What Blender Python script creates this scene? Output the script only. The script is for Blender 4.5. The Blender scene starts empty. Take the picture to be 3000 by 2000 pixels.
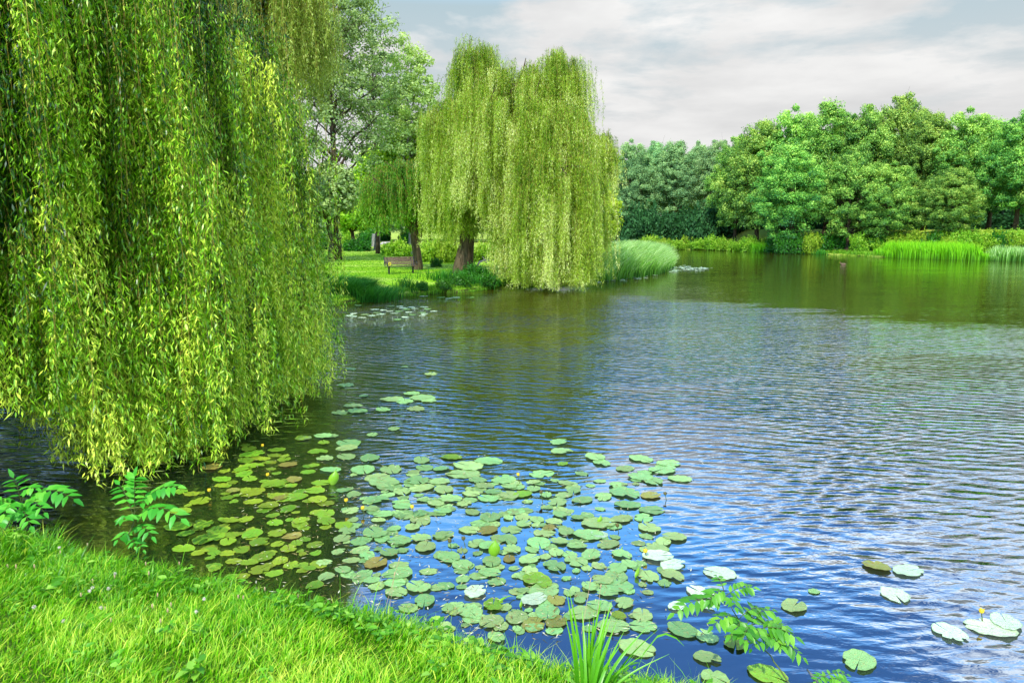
import bpy, math, random
import numpy as np
from math import radians as R, sin, cos, pi

rng = np.random.default_rng(7)
random.seed(7)
scn = bpy.context.scene
COL = scn.collection

# ------------------------------------------------------------------ camera
F = 2166.0
PITCH = math.atan((1000 - 668) / F)
CAM = np.array([0.0, 0.0, 3.2])
FWD = np.array([0, cos(PITCH), -sin(PITCH)])
UP = np.array([0, sin(PITCH), cos(PITCH)])

def ray(px, py):
    return FWD + np.array([1, 0, 0]) * (px - 1500) / F - UP * (py - 1000) / F

def at(px, py, z=0.0):
    d = ray(px, py)
    return CAM + d * (z - CAM[2]) / d[2]

def atY(px, py, Y):
    d = ray(px, py)
    return CAM + d * Y / d[1]

cd = bpy.data.cameras.new('camera')
cam = bpy.data.objects.new('camera', cd)
COL.objects.link(cam)
cam.location = CAM
cam.rotation_euler = (pi / 2 - PITCH, 0, 0)
cd.sensor_width = 36.0
cd.lens = 36.0 * F / 3000.0
cd.clip_start = 0.1
cd.clip_end = 6000
scn.camera = cam

# ------------------------------------------------------------------ light
SUN_EL, SUN_AZ = R(46), R(-158)      # azimuth measured from +Y towards +X
sdir = np.array([cos(SUN_EL) * sin(SUN_AZ), cos(SUN_EL) * cos(SUN_AZ), sin(SUN_EL)])
sl = bpy.data.lights.new('sun', 'SUN')
sl.energy = 5.0
sl.angle = R(0.5)
sl.color = (1.0, 0.955, 0.86)
so = bpy.data.objects.new('sun', sl)
COL.objects.link(so)
import mathutils
so.rotation_euler = mathutils.Vector(sdir).to_track_quat('Z', 'Y').to_euler()

scn.view_settings.view_transform = 'Standard'
scn.view_settings.look = 'None'
scn.view_settings.exposure = 0
scn.view_settings.gamma = 1

# ------------------------------------------------------------------ node helpers
class NT:
    def __init__(s, tree):
        s.t = tree
        tree.nodes.clear()
    def n(s, typ, inputs=None, **props):
        nd = s.t.nodes.new(typ)
        for k, v in props.items():
            setattr(nd, k, v)
        for k, v in (inputs or {}).items():
            if isinstance(v, bpy.types.NodeSocket):
                s.t.links.new(v, nd.inputs[k])
            else:
                nd.inputs[k].default_value = v
        return nd
    def link(s, a, b):
        s.t.links.new(a, b)
    def math(s, op, a, b=0.0, c=None, clamp=False):
        d = {0: a, 1: b}
        if c is not None:
            d[2] = c
        return s.n('ShaderNodeMath', d, operation=op, use_clamp=clamp).outputs[0]
    def mix(s, f, a, b, blend='MIX'):
        nd = s.t.nodes.new('ShaderNodeMix')
        nd.data_type = 'RGBA'
        nd.blend_type = blend
        for i, v in ((0, f), (6, a), (7, b)):
            if isinstance(v, bpy.types.NodeSocket):
                s.t.links.new(v, nd.inputs[i])
            else:
                nd.inputs[i].default_value = v if i == 0 else (tuple(v) + (1,))[:4]
        return nd.outputs[2]
    def ramp(s, f, stops, interp='LINEAR'):
        nd = s.n('ShaderNodeValToRGB', {0: f})
        cr = nd.color_ramp
        cr.interpolation = interp
        while len(cr.elements) < len(stops):
            cr.elements.new(0.5)
        for e, (p, c) in zip(cr.elements, stops):
            e.position = p
            e.color = (tuple(c) + (1,))[:4] if isinstance(c, (tuple, list)) else (c, c, c, 1)
        return nd.outputs[0]
    def noise(s, vec, scale, detail=4, rough=0.55, dist=0.0):
        return s.n('ShaderNodeTexNoise', {'Vector': vec, 'Scale': scale, 'Detail': detail,
                                         'Roughness': rough, 'Distortion': dist}).outputs[0]
    def mapping(s, vec, scale=(1, 1, 1), rot=(0, 0, 0), loc=(0, 0, 0)):
        return s.n('ShaderNodeMapping', {'Vector': vec, 'Scale': scale, 'Rotation': rot, 'Location': loc}).outputs[0]

def new_mat(name):
    m = bpy.data.materials.new(name)
    m.use_nodes = True
    return m, NT(m.node_tree)

# ------------------------------------------------------------------ world
w = bpy.data.worlds.new('World')
scn.world = w
w.use_nodes = True
t = NT(w.node_tree)
sky = t.n('ShaderNodeTexSky', sky_type='NISHITA', sun_disc=False, sun_elevation=SUN_EL,
          sun_rotation=SUN_AZ, air_density=1.0, dust_density=0.6, ozone_density=2.0)
tc = t.n('ShaderNodeTexCoord')
sep = t.n('ShaderNodeSeparateXYZ', {0: tc.outputs['Generated']})
zz = t.math('MAXIMUM', sep.outputs[2], 0.0)
den = t.math('ADD', zz, 0.10)
pxx = t.math('DIVIDE', sep.outputs[0], den)
pyy = t.math('DIVIDE', sep.outputs[1], den)
pv = t.n('ShaderNodeCombineXYZ', {0: pxx, 1: pyy, 2: 0.0}).outputs[0]
n1 = t.noise(t.mapping(pv, (0.9, 1.0, 1), loc=(3.1, 0.4, 0)), 0.85, 8, 0.58, 0.25)
n2 = t.noise(t.mapping(pv, (1, 1, 1), loc=(7.7, 2.4, 0)), 2.2, 6, 0.6, 0.1)
cover = t.math('ADD', n1, t.math('MULTIPLY', t.math('SUBTRACT', n2, 0.5), 0.30))
# thicker cloud near the horizon, broken higher up
thr = t.ramp(zz, [(0.0, 0.18), (0.17, 0.36), (0.27, 0.45), (0.33, 0.49), (0.6, 0.53)])
bias = t.math('MULTIPLY', t.math('SUBTRACT', sep.outputs[0], 0.08), t.ramp(zz, [(0.26, 0.0), (0.36, 0.10)]))
cover = t.math('ADD', cover, bias)
mask = t.math('MULTIPLY', t.math('SUBTRACT', cover, thr), 9.0, clamp=True)
mask = t.math('MULTIPLY', mask, t.ramp(zz, [(0.0, 1.0), (0.25, 1.0), (0.5, 0.95)]))
veil = t.ramp(zz, [(0.0, 1.0), (0.14, 0.92), (0.27, 0.80), (0.38, 0.12), (0.7, 0.05)])
hiboost = t.ramp(zz, [(0.0, (1, 1, 1)), (0.27, (1.1, 1.25, 1.4)), (0.33, (4.0, 7.5, 8.6)), (0.42, (2.6, 5.6, 7.6)), (0.49, (0.9, 2.1, 3.6)), (1.0, (1.0, 2.3, 3.5))])  # sky above the frame boosted to brighten the water and add fill light
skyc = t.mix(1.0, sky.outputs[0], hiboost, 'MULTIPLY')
veilc = t.ramp(zz, [(0.0, (7.0, 6.9, 6.8)), (0.13, (6.7, 6.7, 6.6)), (0.3, (4.9, 6.3, 6.3))])
base = t.mix(veil, skyc, veilc)
cshade = t.ramp(t.noise(t.mapping(pv, loc=(1.3, 5.1, 0)), 1.3, 5), [(0.3, (5.9, 6.0, 6.1)), (0.62, (9.0, 9.0, 8.9))])
cshade = t.mix(t.ramp(zz, [(0.0, 0.7), (0.28, 0.2), (0.36, 0.0)]), cshade, (7.0, 6.9, 6.85))
# clouds above the frame brightened to lift water reflections and ambient fill
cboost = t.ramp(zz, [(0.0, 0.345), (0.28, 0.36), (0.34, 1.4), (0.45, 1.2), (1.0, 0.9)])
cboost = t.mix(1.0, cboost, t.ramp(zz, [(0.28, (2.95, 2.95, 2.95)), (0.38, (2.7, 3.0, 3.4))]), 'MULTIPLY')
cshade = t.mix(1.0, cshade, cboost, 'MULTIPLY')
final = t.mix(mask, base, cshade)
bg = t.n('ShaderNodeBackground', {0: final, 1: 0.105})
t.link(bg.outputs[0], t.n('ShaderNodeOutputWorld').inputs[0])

# ------------------------------------------------------------------ mesh helpers
def build_mesh(name, verts, faces_list, attrs=None, smooth=False, mats=(), matidx=None):
    """faces_list: list of (n,k) int arrays"""
    me = bpy.data.meshes.new(name)
    verts = np.asarray(verts, dtype=np.float32)
    me.vertices.add(len(verts))
    me.vertices.foreach_set('co', verts.ravel())
    loops = np.concatenate([f.ravel() for f in faces_list]).astype(np.int32)
    tot = np.concatenate([np.full(len(f), f.shape[1], np.int32) for f in faces_list])
    starts = np.concatenate([[0], np.cumsum(tot)[:-1]]).astype(np.int32)
    me.loops.add(len(loops))
    me.loops.foreach_set('vertex_index', loops)
    me.polygons.add(len(tot))
    me.polygons.foreach_set('loop_start', starts)
    if smooth:
        me.polygons.foreach_set('use_smooth', np.ones(len(tot), bool))
    for m in mats:
        me.materials.append(m)
    if matidx is not None:
        me.polygons.foreach_set('material_index', matidx.astype(np.int32))
    for k, v in (attrs or {}).items():
        a = me.attributes.new(k, 'FLOAT', 'POINT')
        a.data.foreach_set('value', np.asarray(v, np.float32))
    me.update(calc_edges=True)
    return me

class MB:
    """collects geometry of one part"""
    def __init__(s):
        s.v, s.f, s.sh, s.n = [], [], [], 0
    def add(s, v, faces, sh=None):
        v = np.asarray(v, float).reshape(-1, 3)
        s.v.append(v)
        for f in (faces if isinstance(faces, list) else [faces]):
            s.f.append(np.asarray(f) + s.n)
        s.sh.append(np.full(len(v), 0.5) if sh is None else np.broadcast_to(sh, (len(v),)))
        s.n += len(v)
    def tube(s, pts, rad, sides=8, cap=True, sh=None):
        pts = np.asarray(pts, float)
        n = len(pts)
        rad = np.broadcast_to(rad, (n,))
        tan = np.gradient(pts, axis=0)
        tan /= np.linalg.norm(tan, axis=1, keepdims=True) + 1e-9
        ref = np.array([0.31, 0.92, 0.22]) if abs(tan[0][1]) < 0.8 else np.array([0.9, 0.1, 0.3])
        a = np.cross(tan, ref); a /= np.linalg.norm(a, axis=1, keepdims=True) + 1e-9
        b = np.cross(tan, a)
        th = np.linspace(0, 2 * pi, sides, endpoint=False)
        ring = pts[:, None] + rad[:, None, None] * (a[:, None] * np.cos(th)[None, :, None] + b[:, None] * np.sin(th)[None, :, None])
        v = ring.reshape(-1, 3)
        i = np.arange(n - 1)[:, None] * sides; j = np.arange(sides)[None]; k = (j + 1) % sides
        q = np.stack([i + j, i + k, i + sides + k, i + sides + j], -1).reshape(-1, 4)
        fs = [q]
        if cap:
            fs += [np.arange(sides)[None][:, ::-1], (n - 1) * sides + np.arange(sides)[None]]
        s.add(v, fs, sh)
    def box(s, c, size, rot=None, bev=0.0):
        hx, hy, hz = np.array(size) / 2
        b = min(bev, hx * .8, hy * .8, hz * .8)
        if b <= 0:
            v = np.array([[x, y, z] for x in (-hx, hx) for y in (-hy, hy) for z in (-hz, hz)])
            f = np.array([[0, 1, 3, 2], [4, 6, 7, 5], [0, 4, 5, 1], [2, 3, 7, 6], [0, 2, 6, 4], [1, 5, 7, 3]])
        else:
            import bmesh
            bm = bmesh.new()
            bmesh.ops.create_cube(bm, size=1)
            for q in bm.verts:
                q.co.x *= 2 * hx; q.co.y *= 2 * hy; q.co.z *= 2 * hz
            bmesh.ops.bevel(bm, geom=bm.edges[:], offset=b, segments=2, affect='EDGES', profile=0.6)
            bm.verts.index_update()
            v = np.array([q.co[:] for q in bm.verts])
            fl = {}
            for fc in bm.faces:
                ids = [q.index for q in fc.verts]
                fl.setdefault(len(ids), []).append(ids)
            f = [np.array(x) for x in fl.values()]
            bm.free()
        if rot is not None:
            M = np.array(mathutils.Euler(rot).to_matrix())
            v = v @ M.T
        s.add(v + np.asarray(c), f)
    def mesh(s, name, mat, smooth=False):
        return build_mesh(name, np.concatenate(s.v), s.f, {'shade': np.concatenate(s.sh)}, smooth, [mat])

def link(name, me, parent=None, loc=None, rz=0):
    o = bpy.data.objects.new(name, me)
    COL.objects.link(o)
    if parent:
        o.parent = parent
    if loc is not None:
        o.location = loc
    o.rotation_euler = (0, 0, rz)
    return o

def tag(o, label=None, cat=None, group=None, kind=None):
    if label: o['label'] = label
    if cat: o['category'] = cat
    if group: o['group'] = group
    if kind: o['kind'] = kind
    return o

def empty(name, loc, label=None, cat=None, group=None, rz=0):
    o = bpy.data.objects.new(name, None)
    o.empty_display_size = 0.2
    COL.objects.link(o)
    o.location = loc
    o.rotation_euler = (0, 0, rz)
    return tag(o, label, cat, group)

def unit(v):
    return v / (np.linalg.norm(v, axis=-1, keepdims=True) + 1e-9)

def quads_leaf(P, D, N, L, W, mid=0.42):
    """rhombic leaves: P base, D axis, N approx normal"""
    D = unit(D); S = unit(np.cross(D, N))
    L = np.broadcast_to(L, (len(P),))[:, None]; W = np.broadcast_to(W, (len(P),))[:, None]
    a = P; c = P + D * L
    m = P + D * L * mid
    v = np.stack([a, m - S * W / 2, c, m + S * W / 2], 1).reshape(-1, 3)
    f = np.arange(len(P) * 4).reshape(-1, 4)
    return v, f

def fold_leaf(P, D, N, L, W, fold=0.25, droop=0.15):
    """bigger folded leaves: 8 verts"""
    D = unit(D); S = unit(np.cross(D, N)); U = unit(np.cross(S, D))
    n = len(P)
    L = np.broadcast_to(L, (n,))[:, None]; W = np.broadcast_to(W, (n,))[:, None]
    def pt(tt, ss, up):
        return P + D * L * tt + S * W * ss * .5 + U * (up * W - droop * L * tt * tt)
    vs = [pt(0, 0, 0), pt(.3, -1, fold), pt(.3, 0, 0), pt(.3, 1, fold), pt(.68, -.72, fold * .7), pt(.68, 0, 0), pt(.68, .72, fold * .7), pt(1, 0, 0)]
    v = np.stack(vs, 1).reshape(-1, 3)
    o = np.arange(n)[:, None] * 8
    tri = np.concatenate([o + np.array([[0, 2, 1]]), o + np.array([[0, 3, 2]]), o + np.array([[4, 5, 7]]), o + np.array([[5, 6, 7]])])
    qd = np.concatenate([o + np.array([[1, 2, 5, 4]]), o + np.array([[2, 3, 6, 5]])])
    return v, [tri, qd]

def blades(P, H, W, lean_dir, lean, levels=4, droop=0.0):
    """grass/reed blades. lean = horizontal offset of the tip as fraction of H"""
    n = len(P)
    H = np.broadcast_to(H, (n,)); W = np.broadcast_to(W, (n,)); lean = np.broadcast_to(lean, (n,))
    droop = np.broadcast_to(droop, (n,))
    a = rng.uniform(0, 2 * pi, n)
    side = np.stack([np.cos(a), np.sin(a), np.zeros(n)], 1)
    ld = np.stack([np.cos(lean_dir), np.sin(lean_dir), np.zeros(n)], 1)
    vs, sh = [], []
    for i in range(levels):
        tt = i / (levels - 1)
        z = H * (tt - droop * tt ** 3)
        hx = H * lean * tt ** 2
        c = P + ld * hx[:, None]; c[:, 2] += z
        ww = W * (1 - tt ** 2.2) * 0.5
        if i < levels - 1:
            vs += [c - side * ww[:, None], c + side * ww[:, None]]
            sh += [np.full(n, tt)] * 2
        else:
            vs += [c]; sh += [np.full(n, 1.0)]
    k = len(vs)
    v = np.stack(vs, 1).reshape(-1, 3)
    shd = np.stack(sh, 1).reshape(-1)
    o = np.arange(n)[:, None] * k
    q = [o + np.array([[2 * i, 2 * i + 1, 2 * i + 3, 2 * i + 2]]) for i in range(levels - 2)]
    tri = o + np.array([[k - 3, k - 2, k - 1]])
    return v, [np.concatenate(q), tri], shd

def randdir(n):
    v = rng.normal(size=(n, 3))
    return unit(v)

# ------------------------------------------------------------------ materials
def foliage(name, dark, mid, light, trans=0.35, rough=0.45, spec=0.35, nscale=0.6, namp=0.5, objvar=0.0, tcol=None, isl=0.35):
    m, t = new_mat(name)
    at_ = t.n('ShaderNodeAttribute', attribute_name='shade')
    geo = t.n('ShaderNodeNewGeometry')
    ns = t.noise(geo.outputs['Position'], nscale, 3)
    f = t.math('ADD', at_.outputs['Fac'], t.math('MULTIPLY', t.math('SUBTRACT', ns, 0.5), namp))
    f = t.math('ADD', f, t.math('MULTIPLY', t.math('SUBTRACT', geo.outputs['Random Per Island'], 0.5), isl))
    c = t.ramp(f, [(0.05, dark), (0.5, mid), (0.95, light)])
    if objvar:
        oi = t.n('ShaderNodeObjectInfo')
        hs = t.n('ShaderNodeHueSaturation', {'Hue': t.math('MULTIPLY_ADD', oi.outputs['Random'], objvar, 0.5 - objvar / 2),
                                             'Value': t.math('MULTIPLY_ADD', oi.outputs['Random'], objvar * 6, 1 - objvar * 3), 'Color': c})
        c = hs.outputs[0]
    p = t.n('ShaderNodeBsdfPrincipled', {'Base Color': c, 'Roughness': rough, 'Specular IOR Level': spec})
    tc_ = t.mix(1.0, c, tcol or (1.25, 1.15, 0.5), 'MULTIPLY')
    tr = t.n('ShaderNodeBsdfTranslucent', {0: tc_})
    mx = t.n('ShaderNodeMixShader', {0: trans, 1: p.outputs[0], 2: tr.outputs[0]})
    t.link(mx.outputs[0], t.n('ShaderNodeOutputMaterial').inputs[0])
    return m

def bark(name, c1, c2, scale=6, stretch=0.15, bump=0.6):
    m, t = new_mat(name)
    tc = t.n('ShaderNodeTexCoord')
    mp = t.mapping(tc.outputs['Object'], (scale, scale, scale * stretch))
    n = t.noise(mp, 2.0, 8, 0.65, 0.6)
    c = t.ramp(n, [(0.35, c1), (0.62, c2)])
    b = t.n('ShaderNodeBump', {'Height': n, 'Strength': bump, 'Distance': 0.08})
    p = t.n('ShaderNodeBsdfPrincipled', {'Base Color': c, 'Roughness': 0.9, 'Specular IOR Level': 0.15, 'Normal': b.outputs[0]})
    t.link(p.outputs[0], t.n('ShaderNodeOutputMaterial').inputs[0])
    return m

def plain(name, c, rough=0.6, spec=0.3, c2=None, scale=20):
    m, t = new_mat(name)
    tc = t.n('ShaderNodeTexCoord')
    n = t.noise(tc.outputs['Object'], scale, 4)
    col = t.mix(n, c, c2 or tuple(x * 0.6 for x in c))
    p = t.n('ShaderNodeBsdfPrincipled', {'Base Color': col, 'Roughness': rough, 'Specular IOR Level': spec})
    t.link(p.outputs[0], t.n('ShaderNodeOutputMaterial').inputs[0])
    return m

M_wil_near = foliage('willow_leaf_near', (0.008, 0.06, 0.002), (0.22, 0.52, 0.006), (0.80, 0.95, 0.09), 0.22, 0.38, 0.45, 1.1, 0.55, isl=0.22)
M_wil_mid = foliage('willow_leaf_centre', (0.07, 0.20, 0.005), (0.42, 0.62, 0.035), (0.92, 0.98, 0.40), 0.35, 0.5, 0.25, 0.45, 0.55, isl=0.15)
M_wil_small = foliage('willow_leaf_small', (0.03, 0.13, 0.006), (0.10, 0.32, 0.012), (0.3, 0.55, 0.03), 0.35, 0.5, 0.3, 0.5, 0.4)
M_wil_olive = foliage('willow_leaf_pale', (0.12, 0.20, 0.02), (0.32, 0.46, 0.05), (0.6, 0.72, 0.18), 0.45, 0.5, 0.3, 0.5, 0.4)
M_birch = foliage('birch_leaf', (0.09, 0.15, 0.05), (0.29, 0.43, 0.13), (0.58, 0.72, 0.25), 0.3, 0.5, 0.3, 0.5, 0.4)
M_birch2 = foliage('airy_leaf', (0.22, 0.36, 0.10), (0.48, 0.66, 0.20), (0.75, 0.88, 0.36), 0.4, 0.5, 0.3, 0.5, 0.4)
M_oak = foliage('oak_leaf', (0.02, 0.12, 0.02), (0.20, 0.44, 0.055), (0.64, 0.84, 0.14), 0.25, 0.5, 0.3, 0.18, 0.6, 0.035)
M_oakfar = foliage('far_oak_leaf_haze', (0.07, 0.19, 0.07), (0.24, 0.46, 0.16), (0.52, 0.74, 0.28), 0.25, 0.6, 0.2, 0.18, 0.5, 0.03)  # distance haze painted into the leaf tint
M_bgtree = foliage('park_tree_leaf', (0.10, 0.26, 0.010), (0.36, 0.62, 0.020), (0.75, 0.92, 0.10), 0.4, 0.5, 0.3, 0.3, 0.5, 0.04)
M_bush = foliage('bush_leaf', (0.08, 0.22, 0.006), (0.26, 0.50, 0.02), (0.62, 0.80, 0.09), 0.35, 0.5, 0.3, 0.5, 0.6, 0.03)
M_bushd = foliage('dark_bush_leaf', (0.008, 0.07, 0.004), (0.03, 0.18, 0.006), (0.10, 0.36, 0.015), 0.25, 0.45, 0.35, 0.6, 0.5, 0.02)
M_grass = foliage('grass_blade', (0.03, 0.20, 0.002), (0.20, 0.58, 0.003), (0.85, 0.95, 0.10), 0.35, 0.4, 0.4, 1.3, 0.55)
M_bankgrass = foliage('bank_grass_blade', (0.04, 0.14, 0.003), (0.16, 0.42, 0.01), (0.5, 0.75, 0.08), 0.35, 0.5, 0.3, 0.5, 0.5)
M_reed = foliage('reed_blade', (0.03, 0.15, 0.01), (0.20, 0.48, 0.05), (0.75, 0.95, 0.45), 0.35, 0.45, 0.3, 0.6, 0.4)
M_reedbright = foliage('cattail_blade', (0.05, 0.2, 0.005), (0.2, 0.6, 0.008), (0.45, 0.85, 0.03), 0.35, 0.45, 0.3, 0.6, 0.3)
M_reedd = foliage('shaded_reed_blade', (0.01, 0.09, 0.006), (0.04, 0.24, 0.012), (0.14, 0.45, 0.04), 0.3, 0.45, 0.3, 0.6, 0.4)
M_iris = foliage('iris_blade', (0.03, 0.16, 0.006), (0.10, 0.38, 0.01), (0.22, 0.58, 0.02), 0.3, 0.35, 0.5, 2, 0.3)
M_sap = foliage('sapling_leaf', (0.03, 0.18, 0.01), (0.10, 0.36, 0.02), (0.28, 0.6, 0.04), 0.3, 0.4, 0.45, 3, 0.4)
M_sapd = foliage('sapling_leaf_shaded', (0.02, 0.20, 0.01), (0.08, 0.44, 0.03), (0.26, 0.66, 0.06), 0.3, 0.4, 0.45, 3, 0.4)
M_weed = foliage('weed_leaf', (0.03, 0.15, 0.006), (0.12, 0.40, 0.01), (0.45, 0.75, 0.10), 0.3, 0.42, 0.45, 3, 0.4)
M_barkd = bark('dark_bark', (0.025, 0.018, 0.010), (0.10, 0.075, 0.045), 5)
M_barkb = bark('brown_bark', (0.04, 0.028, 0.016), (0.18, 0.13, 0.075), 5)
M_barkg = bark('grey_bark', (0.10, 0.095, 0.085), (0.30, 0.29, 0.26), 5)
M_twig = plain('twig', (0.38, 0.34, 0.04), 0.6, 0.3, (0.16, 0.10, 0.02), 3)

# ------------------------------------------------------------------ shoreline
near = [at(px, py, 0.12)[:2] for px, py in [(-60, 1555), (110, 1585), (250, 1618), (420, 1655), (600, 1700), (720, 1722), (860, 1745), (980, 1775),
        (1120, 1800), (1270, 1845), (1370, 1885), (1480, 1915), (1600, 1945), (1750, 1965), (1900, 1985), (2060, 2015), (2200, 2090)]]
mid = [at(px, py)[:2] for px, py in [(850, 905), (940, 898), (1000, 892), (1050, 887), (1090, 876), (1130, 872), (1200, 868), (1240, 864), (1300, 858), (1345, 857), (1400, 852), (1440, 846),
        (1462, 838), (1500, 832), (1570, 833), (1640, 832), (1700, 829), (1760, 823), (1830, 815), (1900, 806), (1945, 792), (1968, 778), (1960, 765), (1930, 754), (1880, 745), (1830, 738), (1800, 733)]]
far = [at(px, py)[:2] for px, py in [(1790, 727), (1850, 727), (1950, 729), (2050, 732), (2150, 735), (2250, 740), (2330, 743), (2400, 745), (2480, 748), (2560, 752), (2650, 756), (2750, 759),
        (2850, 762), (2950, 764), (3100, 768), (3350, 780)]]
P = [(14, -6.0), (5.2, 1.2), (3.1, 3.4)]
pond = [np.array(p, float) for p in [(45, -14), (12, -5), (5.0, 2.2)]] + near[::-1] + \
       [np.array(p, float) for p in [(-7.2, 9.0), (-8.6, 10.6), (-9.3, 12.4), (-9.4, 14.5), (-10.5, 18), (-13, 22), (-15.5, 26), (-15, 29), (-12, 30.5)]] + \
       mid + far + [np.array(p, float) for p in [(80, 50), (85, 20), (70, -5)]]
pond = np.array(pond)
# add wiggle by subdividing
def subdivide(poly, n=4, amp=0.10):
    out = []
    r = np.random.default_rng(3)
    for i in range(len(poly)):
        a, b = poly[i], poly[(i + 1) % len(poly)]
        L = np.linalg.norm(b - a)
        d = (b - a) / (L + 1e-9); nn = np.array([-d[1], d[0]])
        for k in range(n):
            tt = k / n
            out.append(a + (b - a) * tt + nn * r.normal() * min(amp, L * 0.06) * (k > 0))
    return np.array(out)
pond = subdivide(pond)

def shore_d(x, y):
    """signed distance to the shoreline, positive on land"""
    x = np.asarray(x, float).ravel(); y = np.asarray(y, float).ravel()
    d2 = np.full(len(x), 1e18); inside = np.zeros(len(x), bool)
    for i in range(len(pond)):
        ax, ay = pond[i]; bx, by = pond[(i + 1) % len(pond)]
        dx, dy = bx - ax, by - ay
        tt = np.clip(((x - ax) * dx + (y - ay) * dy) / (dx * dx + dy * dy + 1e-12), 0, 1)
        d2 = np.minimum(d2, (ax + tt * dx - x) ** 2 + (ay + tt * dy - y) ** 2)
        c = (ay > y) != (by > y)
        xi = ax + (y - ay) * dx / (dy if abs(dy) > 1e-12 else 1e-12)
        inside ^= c & (x < xi)
    d = np.sqrt(d2)
    return np.where(inside, -d, d)

def sm(a, b, x):
    u = np.clip((x - a) / (b - a), 0, 1)
    return u * u * (3 - 2 * u)

def height(x, y, d=None):
    shape = np.shape(x)
    x = np.asarray(x, float).ravel(); y = np.asarray(y, float).ravel()
    if d is None: d = shore_d(x, y)
    d = np.ravel(d)
    dp = np.maximum(d, 0)
    wn = 1 - sm(9, 16, y)                                 # near bank
    line = 62 + 0.0 * x
    wf = sm(58, 72, y + 0.55 * (x - 18)) * sm(4, 16, x)   # far dike
    near_h = 0.10 * sm(0, 0.08, dp) + 1.62 * (1 - np.exp(-dp * 0.30 / 1.62))
    mid_h = 0.22 * sm(0, 0.25, dp) + 0.40 * sm(0, 3.0, dp) + 0.010 * np.clip(dp - 8, 0, 80)
    far_h = 0.15 * sm(0, 0.4, dp) + 2.85 * sm(3.0, 13, dp)
    h = near_h * wn + (1 - wn) * (mid_h * (1 - wf) + far_h * wf)
    bumps = 0.02 * np.sin(x * 3.1 + 1) * np.sin(y * 2.7) + 0.015 * np.sin(x * 7.3 + y * 5.1)
    h = h + bumps * sm(0.1, 0.6, dp)
    hw = -0.06 - 0.9 * (1 - np.exp(np.minimum(d, 0) * 1.2))
    return np.where(d > 0, h, hw).reshape(shape)

def hz(x, y):
    return float(height(np.array([x]), np.array([y]))[0])

def stretched(c, s, ext_lo, ext_hi, n):
    ulo, uhi = math.asinh(ext_lo / s), math.asinh(ext_hi / s)
    return c + s * np.sinh(np.linspace(ulo, uhi, n))
gx = stretched(-1, 7, -2200, 2200, 560)
gy = stretched(7, 7, -60, 3500, 620)
GX, GY = np.meshgrid(gx, gy)
D_ = shore_d(GX, GY)
GZ = height(GX, GY, D_)
V = np.stack([GX.ravel(), GY.ravel(), GZ.ravel()], 1)
nx, ny = len(gx), len(gy)
ii, jj = np.meshgrid(np.arange(nx - 1), np.arange(ny - 1))
q = (jj * nx + ii).ravel()[:, None] + np.array([[0, 1, nx + 1, nx]])

m, t = new_mat('ground')
geo = t.n('ShaderNodeNewGeometry')
pos = geo.outputs['Position']
sp = t.n('ShaderNodeSeparateXYZ', {0: pos})
ad = t.n('ShaderNodeAttribute', attribute_name='shore').outputs['Fac']
nA = t.noise(pos, 0.35, 5, 0.6)
nB = t.noise(t.mapping(pos, (1, 1, 1)), 6.0, 6, 0.7)
nC = t.noise(pos, 40.0, 3, 0.7)
g1 = t.mix(nA, (0.20, 0.55, 0.004), (0.42, 0.75, 0.010))
g2 = t.mix(t.math('MULTIPLY', nB, 0.7), g1, (0.10, 0.30, 0.004))
g3 = t.mix(t.math('MULTIPLY', nC, 0.45), g2, (0.42, 0.62, 0.05))
lp = t.noise(t.mapping(pos, (0.10, 0.35, 1)), 1.0, 4, 0.6)
g3 = t.mix(t.math('MULTIPLY', t.ramp(lp, [(0.48, 0.0), (0.60, 1.0)]), 0.6), g3, (0.78, 0.85, 0.20))  # pale patches painted in as sunlit highlights on the lawn
farm = t.ramp(t.math('DIVIDE', t.math('SUBTRACT', sp.outputs[1], 50.0), 60.0), [(0.0, 0.0), (1.0, 1.0)])
dry = t.mix(t.ramp(nB, [(0.3, 0.3), (0.7, 0.9)]), (0.22, 0.40, 0.02), (0.50, 0.50, 0.10))
g4 = t.mix(t.math('MULTIPLY', farm, 0.85), g3, dry)
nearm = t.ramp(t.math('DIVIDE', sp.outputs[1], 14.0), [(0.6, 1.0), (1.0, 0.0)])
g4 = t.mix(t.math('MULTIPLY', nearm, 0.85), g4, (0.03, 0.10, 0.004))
# bare soil on the shore lip and pond bed
mud = t.mix(nB, (0.025, 0.018, 0.010), (0.07, 0.05, 0.025))
mf = t.ramp(t.math('ADD', ad, t.math('MULTIPLY', t.math('SUBTRACT', nB, 0.5), 0.25)), [(0.0, 1.0), (0.12, 1.0), (0.22, 0.0)])
col = t.mix(mf, g4, mud)
bmp = t.n('ShaderNodeBump', {'Height': t.math('ADD', nB, nC), 'Strength': 0.8, 'Distance': 0.08})
p = t.n('ShaderNodeBsdfPrincipled', {'Base Color': col, 'Roughness': 0.9, 'Specular IOR Level': 0.1, 'Normal': bmp.outputs[0]})
t.link(p.outputs[0], t.n('ShaderNodeOutputMaterial').inputs[0])
M_ground = m
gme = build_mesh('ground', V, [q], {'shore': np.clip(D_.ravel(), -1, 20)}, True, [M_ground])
tag(link('ground', gme), kind='structure')

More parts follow.
